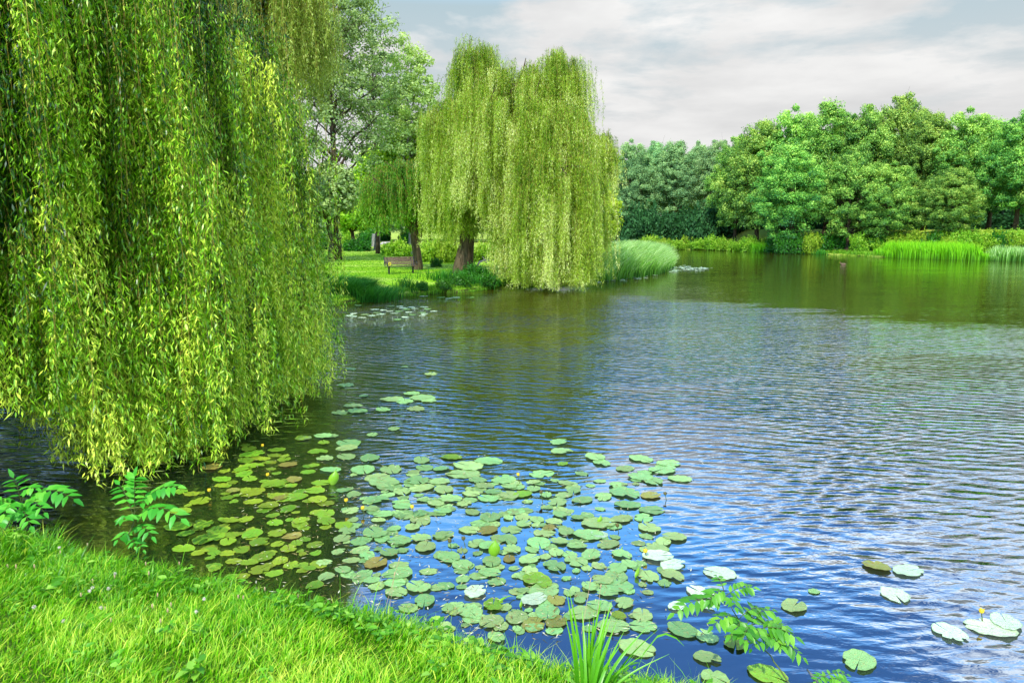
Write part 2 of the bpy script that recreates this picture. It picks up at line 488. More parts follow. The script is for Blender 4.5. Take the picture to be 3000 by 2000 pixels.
# ------------------------------------------------------------------ water
m, t = new_mat('water')
geo = t.n('ShaderNodeNewGeometry')
pos = geo.outputs['Position']
sp = t.n('ShaderNodeSeparateXYZ', {0: pos})
X_, Y_ = sp.outputs[0], sp.outputs[1]
def train(rot, lam, warp, seed):
    # long-crested ripple train with a wandering phase
    mp = t.mapping(pos, (1, 1, 1), rot=(0, 0, R(rot)))
    yv = t.n('ShaderNodeSeparateXYZ', {0: mp}).outputs[1]
    ph = t.noise(t.mapping(pos, (0.45, 0.9, 1), loc=(seed, seed * 2, 0)), 1.1, 4, 0.55)
    arg = t.math('ADD', t.math('MULTIPLY', yv, 2 * pi / lam), t.math('MULTIPLY', ph, warp))
    return t.math('SINE', arg)
am1 = t.ramp(t.noise(t.mapping(pos, loc=(9, 3, 0)), 0.7, 2), [(0.35, 0.25), (0.65, 1.0)])
am2 = t.ramp(t.noise(t.mapping(pos, loc=(2, 13, 0)), 0.6, 2), [(0.35, 0.2), (0.65, 1.0)])
w1 = t.math('MULTIPLY', train(9, 0.215, 16.0, 1.0), t.math('MULTIPLY', am1, 0.0037))
w2 = t.math('MULTIPLY', train(-17, 0.15, 19.0, 5.0), t.math('MULTIPLY', am2, 0.0024))
w3 = t.math('MULTIPLY', train(26, 0.33, 14.0, 8.0), 0.0030)
wn = t.math('MULTIPLY', t.noise(t.mapping(pos, (0.8, 1.9, 1), rot=(0, 0, R(-6))), 5.5, 3, 0.5, 0.4), 0.012)
wn2 = t.math('MULTIPLY', t.noise(t.mapping(pos, (0.5, 1.0, 1)), 1.3, 2, 0.5), 0.022)
hsum = t.math('ADD', t.math('ADD', t.math('ADD', w1, w2), w3), t.math('ADD', wn, wn2))
calm_n = t.noise(pos, 0.30, 3, 0.5)
yy = t.math('ADD', Y_, t.math('MULTIPLY', X_, -0.62))
yy = t.math('ADD', yy, t.math('MULTIPLY', t.math('SUBTRACT', calm_n, 0.5), 4.0))
a1 = t.ramp(t.math('DIVIDE', yy, 20.0), [(0.26, 0.04), (0.42, 0.12), (0.56, 0.8), (1.0, 1.0)])
rightm = t.ramp(t.math('DIVIDE', X_, 6.0), [(0.15, 0.0), (0.6, 0.85)])
a1 = t.math('MAXIMUM', a1, t.math('MULTIPLY', rightm, t.ramp(t.math('DIVIDE', Y_, 14.0), [(0.25, 0.5), (0.6, 1.0)])))
qd_ = t.math('ADD', Y_, t.math('MULTIPLY', t.math('MAXIMUM', t.math('SUBTRACT', X_, 6.0), 0.0), 1.25))
qd_ = t.math('ADD', qd_, t.math('MULTIPLY', t.math('SUBTRACT', t.noise(t.mapping(pos, (0.22, 1.5, 1)), 0.40, 6, 0.7), 0.5), 17.0))
fard = t.ramp(t.math('DIVIDE', qd_, 80.0), [(0.36, 1.0), (0.40, 0.75), (0.45, 0.17), (0.8, 0.10)])
streak = t.noise(t.mapping(pos, (0.10, 0.32, 1), rot=(0, 0, R(12))), 1.0, 3, 0.5, 0.6)
a1 = t.math('MULTIPLY', a1, t.math('MULTIPLY_ADD', t.ramp(t.math('DIVIDE', Y_, 40.0), [(0.28, 0.0), (0.62, 1.0)]), 1.0, 1.0))
amp = t.math('MULTIPLY', t.math('MULTIPLY', a1, fard), t.ramp(streak, [(0.32, 0.6), (0.60, 1.2)]))
bmp = t.n('ShaderNodeBump', {'Height': t.math('MULTIPLY', hsum, amp), 'Strength': 1.0, 'Distance': 1.0})
fres = t.n('ShaderNodeFresnel', {'IOR': 3.6, 'Normal': bmp.outputs[0]})
gl = t.n('ShaderNodeBsdfGlossy', {0: (0.93, 0.97, 1.0, 1), 'Roughness': 0.02, 'Normal': bmp.outputs[0]})
murk_reflect = t.mix(t.noise(pos, 0.5, 3), (0.040, 0.036, 0.004), (0.065, 0.055, 0.004))  # murky water tone that also carries the olive willow reflection
murk_reflect = t.mix(t.ramp(t.math('DIVIDE', Y_, 24.0), [(0.55, 1.0), (0.85, 0.0)]), murk_reflect, (0.004, 0.006, 0.006))  # nearer water darkened, painting the shade below the near willow
df = t.n('ShaderNodeBsdfDiffuse', {0: murk_reflect})
mx = t.n('ShaderNodeMixShader', {0: fres.outputs[0], 1: df.outputs[0], 2: gl.outputs[0]})
t.link(mx.outputs[0], t.n('ShaderNodeOutputMaterial').inputs[0])
wv = np.array([[-40, -20, 0], [200, -20, 0], [200, 170, 0], [-40, 170, 0]], float)
tag(link('water', build_mesh('water', wv, [np.array([[0, 1, 2, 3]])], None, False, [m])), kind='structure')

# ------------------------------------------------------------------ tree builders
def limb(p0, p1, bend=0.15, n=8, up=0.25):
    p0 = np.asarray(p0, float); p1 = np.asarray(p1, float)
    L = np.linalg.norm(p1 - p0)
    tt = np.linspace(0, 1, n)[:, None]
    off = rng.normal(size=3) * bend * L; off[2] = up * L
    w_ = np.sin(tt * pi) * (1 - tt * 0.3)
    wob = rng.normal(size=(n, 3)) * L * 0.012
    wob[0] = 0
    return p0 + (p1 - p0) * tt + off * w_ * 0.5 + wob

def broad_crown(name, mat, H, rad, zlow, nblob, nleaf, leaf, blobr=(0.9, 1.7), seed=0, aspect=0.75, hollow=0.55, gaps=0.0):
    """crown of leaf clumps around z axis; returns mesh and the blob centres"""
    global rng
    old = rng; rng = np.random.default_rng(seed)
    Vs, Fs, Sh = [], [], []
    cz = (H + zlow) / 2; hzr = (H - zlow) / 2
    d = randdir(nblob)
    rr = rng.uniform(hollow, 1.0, nblob) ** 0.7
    # egg shape: widest at 45 % of height
    c = d * rr[:, None]
    prof = 1 - 0.32 * np.clip(c[:, 2], -1, 1) - 0.12 * c[:, 2] ** 2
    br = rng.uniform(*blobr, nblob)
    lob = 1 + 0.18 * np.sin(np.arctan2(c[:, 1], c[:, 0]) * 3 + seed)
    C = np.stack([c[:, 0] * (rad - br * .6) * prof * lob, c[:, 1] * (rad - br * .6) * prof * lob, cz + c[:, 2] * (hzr - br * .6)], 1)
    n = nblob * nleaf
    bi = np.repeat(np.arange(nblob), nleaf)
    dd = randdir(n)
    dd[:, 2] = np.where(dd[:, 2] < -0.55, -dd[:, 2] * rng.uniform(0.2, 1, n), dd[:, 2])
    rad_l = br[bi] * (0.60 + 0.52 * rng.random(n)) * (1 + 0.22 * np.sin(dd[:, 0] * 6 + bi) * np.sin(dd[:, 1] * 7 + bi * 1.3) + 0.12 * np.sin(dd[:, 2] * 9 + bi * 2.1))
    Pp = C[bi] + dd * rad_l[:, None] * np.array([1.05, 1.05, 0.92])
    N = unit(dd * 1.0 + rng.normal(size=(n, 3)) * 0.55 + np.array([0, 0, 0.3]))
    D = unit(np.cross(N, randdir(n)))
    L = leaf * rng.uniform(0.6, 1.35, n)
    v, f = quads_leaf(Pp - D * L[:, None] / 2, D, N, L, L * aspect)
    sh = 0.38 + 0.22 * (dd[:, 2]) + 0.22 * (Pp[:, 2] / H - 0.5) + rng.normal(size=n) * 0.10 + rng.normal(size=nblob)[bi] * 0.09  # crown and clump tops lightened, undersides darkened: daylight painted into leaf tone
    me = build_mesh(name, v, [f], {'shade': np.repeat(sh, 4)}, False, [mat])
    rng = old
    return me, C, br

def broad_trunk(name, mat, H, zlow, r0, C, nl, seed=0, lean=0.3, fine=10):
    global rng
    old = rng; rng = np.random.default_rng(seed + 99)
    mb = MB()
    top = np.array([rng.normal() * lean, rng.normal() * lean, H * 0.86])
    n = 12
    tt = np.linspace(0, 1, n)
    pts = np.stack([top[0] * tt + 0.10 * np.sin(tt * 7) * r0 * 3, top[1] * tt, -0.4 + (top[2] + 0.4) * tt], 1)
    rad = r0 * (1 - tt) ** 0.8 + 0.03; rad[0] *= 1.45; rad[1] *= 1.08
    mb.tube(pts, rad, 10)
    idx = rng.choice(len(C), min(nl, len(C)), replace=False)
    for k in idx:
        c = C[k]
        h0 = np.clip(c[2] - np.hypot(c[0], c[1]) * rng.uniform(0.6, 1.1), zlow * 0.85, H * 0.8)
        s = np.interp(h0, pts[:, 2], tt)
        p0 = np.array([np.interp(s, tt, pts[:, i]) for i in range(3)])
        rl = np.interp(s, tt, rad) * rng.uniform(0.35, 0.6)
        L = limb(p0, c, 0.10, 8, 0.12)
        mb.tube(L, np.linspace(rl, 0.02, 8), 6, False)
        for q in range(3):
            j = rng.integers(3, 7)
            e = L[j] + rng.normal(size=3) * 0.12 * H * 0.6 + np.array([0, 0, 0.5])
            mb.tube(limb(L[j], e, 0.1, 5, 0.1), np.linspace(rl * 0.4, 0.012, 5), 5, False)
    me = mb.mesh(name, mat, True)
    rng = old
    return me

def willow_crown(name, mat, twigmat, lobes, spacing, leafL, leafW, seed, stick=0.006, keep=None, spread=0.30, cull=None, side_twig=0.04):
    """lobes: dicts c,(rx,ry),top,edge,bot(function of x,y)->z,nA,nS,Lmax"""
    r = np.random.default_rng(seed)
    S0, OUT, ZE, IN, AR = [], [], [], [], []
    anchors = []
    for lb in lobes:
        nA = lb['nA']
        th = r.uniform(-pi, pi, nA)
        u = np.sqrt(r.uniform(lb.get('rmin', 0.12), 1, nA))
        cx, cy = lb['c']; rx, ry = lb['r']
        if lb.get('valley'):
            th = th + lb['valley'] * 0.11 * np.sin(th * 9 + 0.7) + lb['valley'] * 0.04 * np.sin(th * 23)
        ax = cx + rx * u * np.cos(th); ay = cy + ry * u * np.sin(th)
        dome = lb['edge'] + (lb['top'] - lb['edge']) * np.sqrt(np.maximum(0, 1 - u ** 2.6))
        bot = lb['bot'](ax, ay)
        low = r.random(nA) < lb.get('low', 0.35)
        az = np.where(low, bot + (dome - bot) * r.uniform(0.25, 0.9, nA), dome - r.exponential(0.06, nA) * (dome - bot))
        az += 0.03 * (lb['top'] - lb['edge']) * r.normal(size=nA)
        if keep is not None:
            k = keep(ax, ay, az, r)
            ax, ay, az, bot, th, u = ax[k], ay[k], az[k], bot[k], th[k], u[k]
            nA = len(ax)
        nS = lb['nS']
        cnt = r.integers(int(nS * .5), int(nS * 1.5) + 1, nA)
        ai = np.repeat(np.arange(nA), cnt); n = len(ai)
        sprd = lb.get('spread', spread)
        # the strands of one branchlet hang in a short row along it
        orow = r.normal(size=n) * sprd * 1.5; oc = r.normal(size=n) * sprd * 0.5
        ct, st = np.cos(th[ai]), np.sin(th[ai])
        sx = ax[ai] + ct * orow - st * oc; sy = ay[ai] + st * orow + ct * oc
        sz = az[ai] - np.abs(orow) * 0.5 + r.normal(size=n) * 0.12
        Lm = lb['Lmax'] * r.uniform(0.55, 1.0, nA)[ai] * r.uniform(0.7, 1.05, n)
        ze = np.maximum(bot[ai] + r.exponential(lb.get('botj', 0.35) * 0.5, n) + r.exponential(lb.get('botj', 0.35), nA)[ai], sz - Lm)
        ok = ze < sz - 0.3
        S0.append(np.stack([sx, sy, sz], 1)[ok]); ZE.append(ze[ok])
        o = np.stack([ct, st], 1) * lb.get('flare', 0.10) + r.normal(size=(n, 2)) * 0.02 + r.normal(size=(nA, 2))[ai] * lb.get('slant', 0.025)
        OUT.append(o[ok]); IN.append((u[ai] ** 2)[ok]); AR.append((r.normal(size=nA) * lb.get('ash', 0.11) + lb.get('sh', 0))[ai][ok])
        anchors.append(np.stack([ax, ay, az], 1))
    S0 = np.concatenate(S0); ZE = np.concatenate(ZE); OUT = np.concatenate(OUT); IN = np.concatenate(IN); AR = np.concatenate(AR)
    Ls = S0[:, 2] - ZE
    ns = len(S0)
    wig = r.uniform(0, 2 * pi, (ns, 2)); wa = r.uniform(0.02, 0.10, ns)
    def pos_on(si, s):
        L_ = Ls[si]; q_ = s / L_
        out = OUT[si] * (np.minimum(s, 3.0) * 0.35 + 0.65 * s ** 0.8)[:, None]
        wv_ = np.stack([np.sin(s * 2.2 + wig[si, 0]), np.sin(s * 1.9 + wig[si, 1])], 1) * (wa[si] * np.minimum(s, 1))[:, None]
        xy = S0[si, :2] + out + wv_
        return np.concatenate([xy, (S0[si, 2] - s)[:, None]], 1)
    cnt = (Ls / spacing).astype(int) + 1
    si = np.repeat(np.arange(ns), cnt)
    s = r.random(len(si)) * Ls[si]
    n = len(si)
    Pp = pos_on(si, s)
    Pp[:, :2] += r.normal(size=(n, 2)) * side_twig
    Pp[:, 2] += r.normal(size=n) * side_twig * 0.5
    big = np.ones(n)
    if cull is not None:
        k, uns = cull(Pp, r)
        big = np.where(uns, 1.8, 1.0)[k]
        Pp, si, s = Pp[k], si[k], s[k]; n = len(si)
    az_ = r.uniform(0, 2 * pi, n)
    tilt = r.uniform(0.25, 1.15, n)
    D = np.stack([np.cos(az_) * np.sin(tilt), np.sin(az_) * np.sin(tilt), -np.cos(tilt)], 1)
    N = unit(np.stack([np.cos(az_), np.sin(az_), np.full(n, 0.7)], 1) + r.normal(size=(n, 3)) * 0.45)
    L = leafL * r.uniform(0.6, 1.25, n) * big
    v, f = quads_leaf(Pp, D, N, L, leafW * r.uniform(0.7, 1.2, n) * big)
    tip = np.clip(s / Ls[si], 0, 1)
    srnd = r.normal(size=ns) * 0.07
    sh = 0.24 + 0.26 * IN[si] + 0.16 * tip + srnd[si] + AR[si] + r.normal(size=n) * 0.16 + 0.10 * np.sin(s * 3.1 + AR[si] * 60)  # inner strands darker: the crown's own shade put into leaf tone
    me = build_mesh(name, v, [f], {'shade': np.repeat(sh, 4)}, False, [mat, twigmat])
    # twigs as slim strips
    K = 7
    sidx = np.repeat(np.arange(ns), K)
    ss = np.tile(np.linspace(0, 1, K), ns) * Ls[sidx]
    Q = pos_on(sidx, ss).reshape(ns, K, 3)
    a = r.uniform(0, pi, ns)
    side = np.stack([np.cos(a), np.sin(a), np.zeros(ns)], 1)[:, None, :] * stick * np.linspace(1, 0.4, K)[None, :, None]
    tv = np.stack([Q - side, Q + side], 2).reshape(-1, 3)
    base_ = (np.arange(ns) * K * 2)[:, None, None] + (np.arange(K - 1) * 2)[None, :, None]
    tf = (base_ + np.array([0, 1, 3, 2])[None, None]).reshape(-1, 4)
    tme = build_mesh(name + '_twigs', tv, [tf], {'shade': np.full(len(tv), .5)}, False, [twigmat])
    return me, tme, np.concatenate(anchors)

def willow_trunk(name, mat, base, fork, r0, anchors, nl, seed, lean=(0, 0)):
    global rng
    old = rng; rng = np.random.default_rng(seed)
    mb = MB()
    b = np.array(base, float); n = 7
    f = b + np.array([lean[0], lean[1], fork])
    tt = np.linspace(0, 1, n)
    pts = b + (f - b) * tt[:, None] + np.stack([0.06 * np.sin(tt * 6), 0.05 * np.sin(tt * 5), 0 * tt], 1)
    pts[0, 2] -= 0.4
    rad = r0 * (1 - 0.3 * tt); rad[0] *= 1.35; rad[1] *= 1.12
    mb.tube(pts, rad, 14)
    idx = rng.choice(len(anchors), nl, replace=False)
    for k in idx:
        s = rng.uniform(0.6, 1.0)
        p0 = pts[0] + (f - pts[0]) * s
        c = anchors[k]
        L = limb(p0, c + np.array([0, 0, 0.1]), 0.08, 10, 0.30)
        rl = rng.uniform(0.25, 0.5) * r0
        mb.tube(L, np.linspace(rl, 0.02, 10), 7, False)
        for q_ in range(3):
            j = rng.integers(4, 9)
            near_ = anchors[rng.choice(len(anchors), 40)]
            e = near_[np.argmin(np.linalg.norm(near_ - L[j], axis=1))]
            mb.tube(limb(L[j], e, 0.08, 7, 0.2), np.linspace(rl * 0.35, 0.012, 7), 5, False)
    me = mb.mesh(name, mat, True)
    rng = old
    return me

# ------------------------------------------------------------------ near willow
c0 = np.array([-10.6, 13.0])
def bot_near(x, y):
    # the skirt touches the water except on the far left, where it is lifted
    px = 1500 + F * x / np.maximum(y, 1)
    lift = sm(230, 60, px) * 1.0 + 0.12
    return lift
def cull_near(Pp, r):
    px = 1500 + F * Pp[:, 0] / Pp[:, 1]
    unseen = (Pp[:, 2] > 4.0 + 0.335 * Pp[:, 1]) | (px < -150) | (Pp[:, 1] > 17)
    return (~unseen) | (r.random(len(Pp)) < 0.22), unseen
def keep_near(ax, ay, az, r):
    ang = np.degrees(np.arctan2(ay - c0[1], ax - c0[0]))
    front = (ang > -115) & (ang < 60)
    return r.random(len(ax)) < np.where(front, 1.0, 0.30)
lobes = [dict(c=tuple(c0), r=(6.4, 7.0), top=12.0, edge=2.5, bot=bot_near, nA=280, nS=24, Lmax=6.0, rmin=0.78, low=0.25, flare=0.05, botj=0.14, slant=0.035, ash=0.17, valley=0.75),
         dict(c=tuple(c0), r=(6.3, 6.95), top=11.0, edge=2.5, bot=bot_near, nA=310, nS=26, Lmax=4.2, rmin=0.88, low=0.85, flare=0.05, botj=0.06, spread=0.32, slant=0.035, ash=0.17, valley=0.75),
         dict(c=tuple(c0), r=(5.8, 6.4), top=11.0, edge=4.5, bot=bot_near, nA=330, nS=24, Lmax=6.5, rmin=0.45, low=0.40, flare=0.04, botj=0.25, spread=0.36, sh=-0.42, ash=0.10)]  # inner lobe darkened to paint the shaded inside of the crown
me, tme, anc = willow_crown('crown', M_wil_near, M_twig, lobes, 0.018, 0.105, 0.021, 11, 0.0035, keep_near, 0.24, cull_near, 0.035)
zb = hz(*c0)
root = empty('weeping_willow', (c0[0], c0[1], zb), 'huge weeping willow whose leafy curtain fills the left side and hangs to the water', 'tree', 'weeping willows')
off = (-c0[0], -c0[1], -zb)
link('crown', me, root, off); link('hanging_twigs', tme, root, off)
link('trunk', willow_trunk('trunk', M_barkd, (c0[0], c0[1], zb), 3.2, 0.55, anc, 46, 5), root, off)
n_near = len(me.polygons)
rb_ = np.random.default_rng(17)
outer = anc[(np.hypot(anc[:, 0] - c0[0], anc[:, 1] - c0[1]) > 5.9) & (anc[:, 2] > 2.0) & (anc[:, 2] < 7.5)]
for k_ in rb_.choice(len(outer), 80, replace=False):
    mb = MB(); a_ = outer[k_]; o_ = unit(np.array([a_[0] - c0[0], a_[1] - c0[1], 0])); tg_ = np.array([-o_[1], o_[0], 0])
    L_ = rb_.uniform(0.9, 2.2); sw = rb_.normal() * 0.25
    tt = np.linspace(0, 1, 9)[:, None]
    pts_ = a_ + o_ * (0.10 + 0.16 * tt) + tg_ * (sw * L_ * tt ** 1.4) + np.array([0, 0, 0.25]) * (1 - tt) ** 2 - np.array([0, 0, 1.0]) * L_ * tt ** 1.2
    pts_ += rb_.normal(size=pts_.shape) * 0.012
    r0_ = rb_.uniform(0.005, 0.010)
    mb.tube(pts_, np.linspace(r0_, 0.003, 9), 5, False)
    for j_ in (3, 5):
        e_ = pts_[j_] + tg_ * rb_.normal() * 0.3 + o_ * 0.05 - np.array([0, 0, rb_.uniform(.4, .9)])
        mb.tube(limb(pts_[j_], e_, 0.04, 6, 0.05), np.linspace(r0_ * .6, 0.002, 6), 5, False)
    link('branchlet', mb.mesh('branchlet', M_twig, True), root, off)

# ------------------------------------------------------------------ centre willow
def lobe_px(cx, topy, rpx, Y, edge_y, boty, nA, nS, Lmax, depth=1.0, **kw):
    a = atY(cx, topy, Y); e = atY(cx, edge_y, Y); b = atY(cx, boty, Y)
    rx = rpx * Y / F
    zb_ = b[2]
    d = dict(c=(a[0], Y), r=(rx, rx * depth), top=a[2], edge=e[2], bot=(lambda x, y, z=zb_: np.full(np.shape(x), z)), nA=nA, nS=nS, Lmax=Lmax)
    d.update(kw)
    return d
lobes = [
    lobe_px(1401, 105, 79, 43.5, 250, 600, 70, 17, 3.8, 1.0, rmin=0.02, botj=1.0, slant=.05),
    lobe_px(1641, 130, 89, 42.5, 290, 640, 75, 17, 4.2, 1.0, rmin=0.02, botj=1.0, slant=.05),
    lobe_px(1509, 170, 103, 43.5, 300, 620, 85, 17, 4.0, 1.0, rmin=0.02, botj=1.0, slant=.05),
    lobe_px(1500, 235, 211, 42.5, 380, 680, 150, 18, 5.0, 0.9, rmin=0.3, botj=1.0),
    lobe_px(1331, 265, 75, 42.5, 420, 730, 80, 18, 5.5, 1.2, rmin=0.05, low=0.5, botj=0.8),
    lobe_px(1406, 330, 112, 41.5, 480, 690, 55, 18, 4.0, 0.8, rmin=0.2, low=0.5, botj=0.9),
    lobe_px(1528, 330, 56, 40.5, 430, 760, 40, 20, 5.5, 0.8, rmin=0.1, low=0.4, botj=0.9),
    lobe_px(1613, 290, 117, 40.0, 420, 832, 150, 19, 6.5, 1.0, rmin=0.1, low=0.5, botj=0.30),
    lobe_px(1631, 400, 103, 38.3, 540, 846, 100, 19, 5.5, 0.8, rmin=0.2, low=0.6, botj=0.25),
    lobe_px(1749, 375, 47, 42.0, 430, 600, 34, 14, 3.2, 1.4, rmin=0.05, low=0.3, botj=0.8),
    lobe_px(1486, 640, 13, 40.5, 660, 830, 7, 16, 4.0, 1.0, rmin=0.1, low=0.1, botj=0.3),
    lobe_px(1721, 480, 35, 40.5, 600, 812, 34, 15, 4.5, 1.4, rmin=0.05, low=0.5, botj=0.6),
]
me, tme, anc = willow_crown('crown', M_wil_mid, M_twig, lobes, 0.024, 0.15, 0.024, 21, 0.006, None, 0.28)
b = atY(1352, 797, 43.0); b[2] = hz(b[0], b[1])
root = empty('weeping_willow', b, 'tall pale green weeping willow standing on the bank beyond the bench, leaning over the pond', 'tree', 'weeping willows')
off = tuple(-b)
link('crown', me, root, off); link('hanging_twigs', tme, root, off)
link('trunk', willow_trunk('trunk', M_barkb, b, 4.6, 0.50, anc, 34, 8, (0.7, -0.2)), root, off)
n_mid = len(me.polygons)

# small willow behind the bench
lobes = [lobe_px(1180, 465, 105, 46.5, 540, 690, 90, 14, 3.6, 1.0, rmin=0.02, low=0.4, botj=0.7),
         lobe_px(1245, 500, 60, 46.5, 570, 680, 36, 13, 3.2, 1.2, rmin=0.1, low=0.4, botj=0.7),
         lobe_px(1110, 520, 50, 46.5, 580, 670, 30, 13, 2.6, 1.2, rmin=0.1, low=0.4, botj=0.6)]
me, tme, anc = willow_crown('crown', M_wil_small, M_twig, lobes, 0.042, 0.17, 0.042, 31, 0.008, None, 0.24)
b = atY(1222, 782, 46.5); b[2] = hz(b[0], b[1])
root = empty('weeping_willow', b, 'small dark green willow right behind the bench', 'tree', 'weeping willows')
off = tuple(-b)
link('crown', me, root, off); link('hanging_twigs', tme, root, off)
link('trunk', willow_trunk('trunk', M_barkb, b, 2.6, 0.30, anc, 22, 9, (-0.1, 0)), root, off)

# pale willow top behind the near one
lobes = [lobe_px(770, -170, 165, 25, -30, 420, 110, 14, 4.2, 1.0, rmin=0.02, low=0.3, botj=0.8),
         lobe_px(900, -60, 50, 25, 20, 260, 22, 12, 2.6, 1.2, rmin=0.02, low=0.3, botj=0.8)]
me, tme, anc = willow_crown('crown', M_wil_olive, M_twig, lobes, 0.04, 0.14, 0.030, 41, 0.006, None, 0.24)
bx, by = -15.0, 33.0
b = np.array([-9.7, 27.5, 0.0]); 
b = np.array([-15.2, 24.5, hz(-15.2, 24.5)])
root = empty('weeping_willow', b, 'pale olive willow partly hidden behind the huge near willow', 'tree', 'weeping willows')
off = tuple(-b)
link('crown', me, root, off); link('hanging_twigs', tme, root, off)
link('trunk', willow_trunk('trunk', M_barkd, b, 5.0, 0.40, anc, 16, 10, (1.5, 0.2)), root, off)

# ------------------------------------------------------------------ broadleaf trees
oak_vars = []
for s in range(5):
    H = 1.0
    cme, C, br = broad_crown('oak_crown', M_oak, 19.0, 6.8, 1.9, 330, 250, 0.245, (0.45, 1.35), 100 + s, 0.75, 0.35)
    tme = broad_trunk('oak_trunk', M_barkd, 19.0, 4.0, 0.42, C, 16, s)
    oak_vars.append((cme, tme))
def far_copy(me, mat):
    m2 = me.copy(); m2.materials[0] = mat; return m2
oakfar_vars = [(far_copy(c, M_oakfar), t_) for c, t_ in oak_vars[:3]]
def place_tree(name, var, x, y, H, W, rz, label, cat, group, href=19.0, wref=6.6):
    z = hz(x, y)
    root = empty(name, (x, y, z), label, cat, group, rz)
    s = (W / wref, W / wref, H / href)
    root.scale = s
    link('crown', var[0], root); link('trunk', var[1], root)
    return root

def oak_at(px, topy, rpx, Y, k, label, variants=oak_vars, group='oaks on the far bank'):
    a = atY(px, topy, Y)
    z = hz(a[0], Y)
    place_tree('oak_tree', variants[k % len(variants)], a[0], Y, a[2] - z, rpx * Y / F * 1.12, k * 1.7 + 0.4, label, 'tree', group)

oaks = [
    (2165, 385, 70, 112, 0, 'yellow-green oak at the left end of the tall far-bank row'),
    (2235, 335, 95, 106, 1, 'oak with round shoulder left of the tallest far-bank trees'),
    (2330, 305, 100, 104, 2, 'wide oak behind the low front oak whose branches reach the far bank'),
    (2440, 292, 100, 101, 3, 'oak with knobbly top left of the highest far-bank tree'),
    (2545, 300, 95, 97, 4, 'oak standing just left of the highest crown on the far bank'),
    (2650, 262, 90, 99, 0, 'highest oak of the far bank'),
    (2735, 315, 85, 93, 1, 'oak just right of the highest far-bank tree'),
    (2840, 312, 100, 90, 2, 'bright broad oak behind the reed bed at the right'),
    (2925, 345, 80, 91, 3, 'darker oak between the bright broad oak and the right picture edge'),
    (3010, 315, 90, 84, 4, 'oak cut by the right picture edge'),
    (3130, 330, 90, 80, 1, 'oak just beyond the right picture edge'),
    (2330, 420, 95, 95, 3, 'lower front oak with foliage sweeping down to the far water edge'),
    (2500, 440, 85, 92, 0, 'lower oak with dark trunk in front of the far-bank row'),
    (2620, 470, 85, 89, 2, 'low spreading oak with pale clumps below the highest tree'),
    (2800, 480, 80, 84, 1, 'low oak behind the bright shrubs at the right'),
]
for o in oaks: oak_at(*o)
rowb = [(1780, 430, 60, 140), (1850, 405, 62, 134), (1925, 405, 60, 138), (1985, 400, 66, 133), (2050, 410, 60, 136), (2110, 400, 62, 128),
        (2290, 390, 80, 125), (2420, 380, 80, 122), (2600, 370, 80, 118), (2760, 370, 80, 114), (2900, 360, 80, 110), (3050, 350, 80, 104)]
lab = ['bluish oak half hidden by the centre willow', 'bluish oak just right of the centre willow', 'second bluish oak right of the centre willow', 'middle bluish oak above the sunny far meadow', 'bluish oak above the sunny far meadow, right of the middle one', 'bluish oak touching the tall yellow-green far oak',
       'background oak showing between the left trees of the far-bank row', 'background oak behind the knobbly-topped oak', 'background oak behind the highest far tree', 'background oak showing right of the highest far tree', 'background oak behind the bright broad oak', 'background oak behind the right picture edge tree']
for i, (px, ty, rp, Y) in enumerate(rowb):
    oak_at(px, ty, rp, Y, i + 1, lab[i], oakfar_vars, 'bluish oaks behind the far bank')

# left background: birches and park trees
def custom_tree(name, mat, bmat, px, topy, rpx, Y, lowy, nb, nl, leaf, blobr, r0, seed, label, hollow=0.3, limbs=26, aspect=.7, trunkpx=None, fine=10, cat='tree', group='trees behind the lawn'):
    a = atY(px, topy, Y); lo = atY(px, lowy, Y)
    z = hz(a[0], Y)
    cme, C, br = broad_crown('crown', mat, a[2] - z, rpx * Y / F, lo[2] - z, nb, nl, leaf, blobr, seed, aspect, hollow)
    tme = broad_trunk('trunk', bmat, a[2] - z, (lo[2] - z), r0, C, limbs, seed, 0.2)
    root = empty(name, (a[0], Y, z), label, cat, group)
    link('crown', cme, root); link('trunk', tme, root)
    return root
custom_tree('birch_tree', M_birch, M_barkd, 950, -330, 195, 58, 650, 420, 85, 0.20, (0.35, 1.05), 0.24, 201, 'tall airy dark tree rising left of the small willow, sky showing through', 0.12, 60)
custom_tree('birch_tree', M_birch, M_barkd, 1085, -60, 95, 70, 560, 120, 80, 0.20, (0.3, 0.8), 0.14, 202, 'slim airy tree with purple-grey leaves beside the tall dark tree', 0.1, 26)
custom_tree('birch_tree', M_birch2, M_barkg, 1190, 90, 115, 64, 560, 170, 90, 0.22, (0.3, 0.9), 0.16, 203, 'loose grey-green tree just left of the centre willow top', 0.12, 34)
custom_tree('park_tree', M_bgtree, M_barkd, 1215, 330, 120, 66, 640, 90, 170, 0.34, (0.7, 1.4), 0.25, 204, 'round fresh green tree above the small willow', 0.4, 18)
custom_tree('park_tree', M_birch, M_barkd, 960, 480, 110, 56, 650, 80, 170, 0.28, (0.5, 1.2), 0.22, 205, 'low dark tree with leaves over the lawn at left', 0.3, 20)
custom_tree('park_tree', M_bgtree, M_barkg, 1095, 420, 90, 82, 655, 70, 170, 0.36, (0.7, 1.4), 0.30, 206, 'yellow-green tree with grey trunk beside the sunlit path', 0.4, 16)
custom_tree('park_tree', M_bgtree, M_barkd, 1030, 560, 70, 78, 690, 60, 160, 0.32, (0.6, 1.2), 0.22, 207, 'low leafy tree behind the dark shrub on the lawn', 0.4, 12)
custom_tree('park_tree', M_bgtree, M_barkd, 1330, 520, 90, 84, 680, 60, 160, 0.36, (0.7, 1.4), 0.22, 208, 'tree glimpsed between the small willow and the centre willow', 0.4, 12)
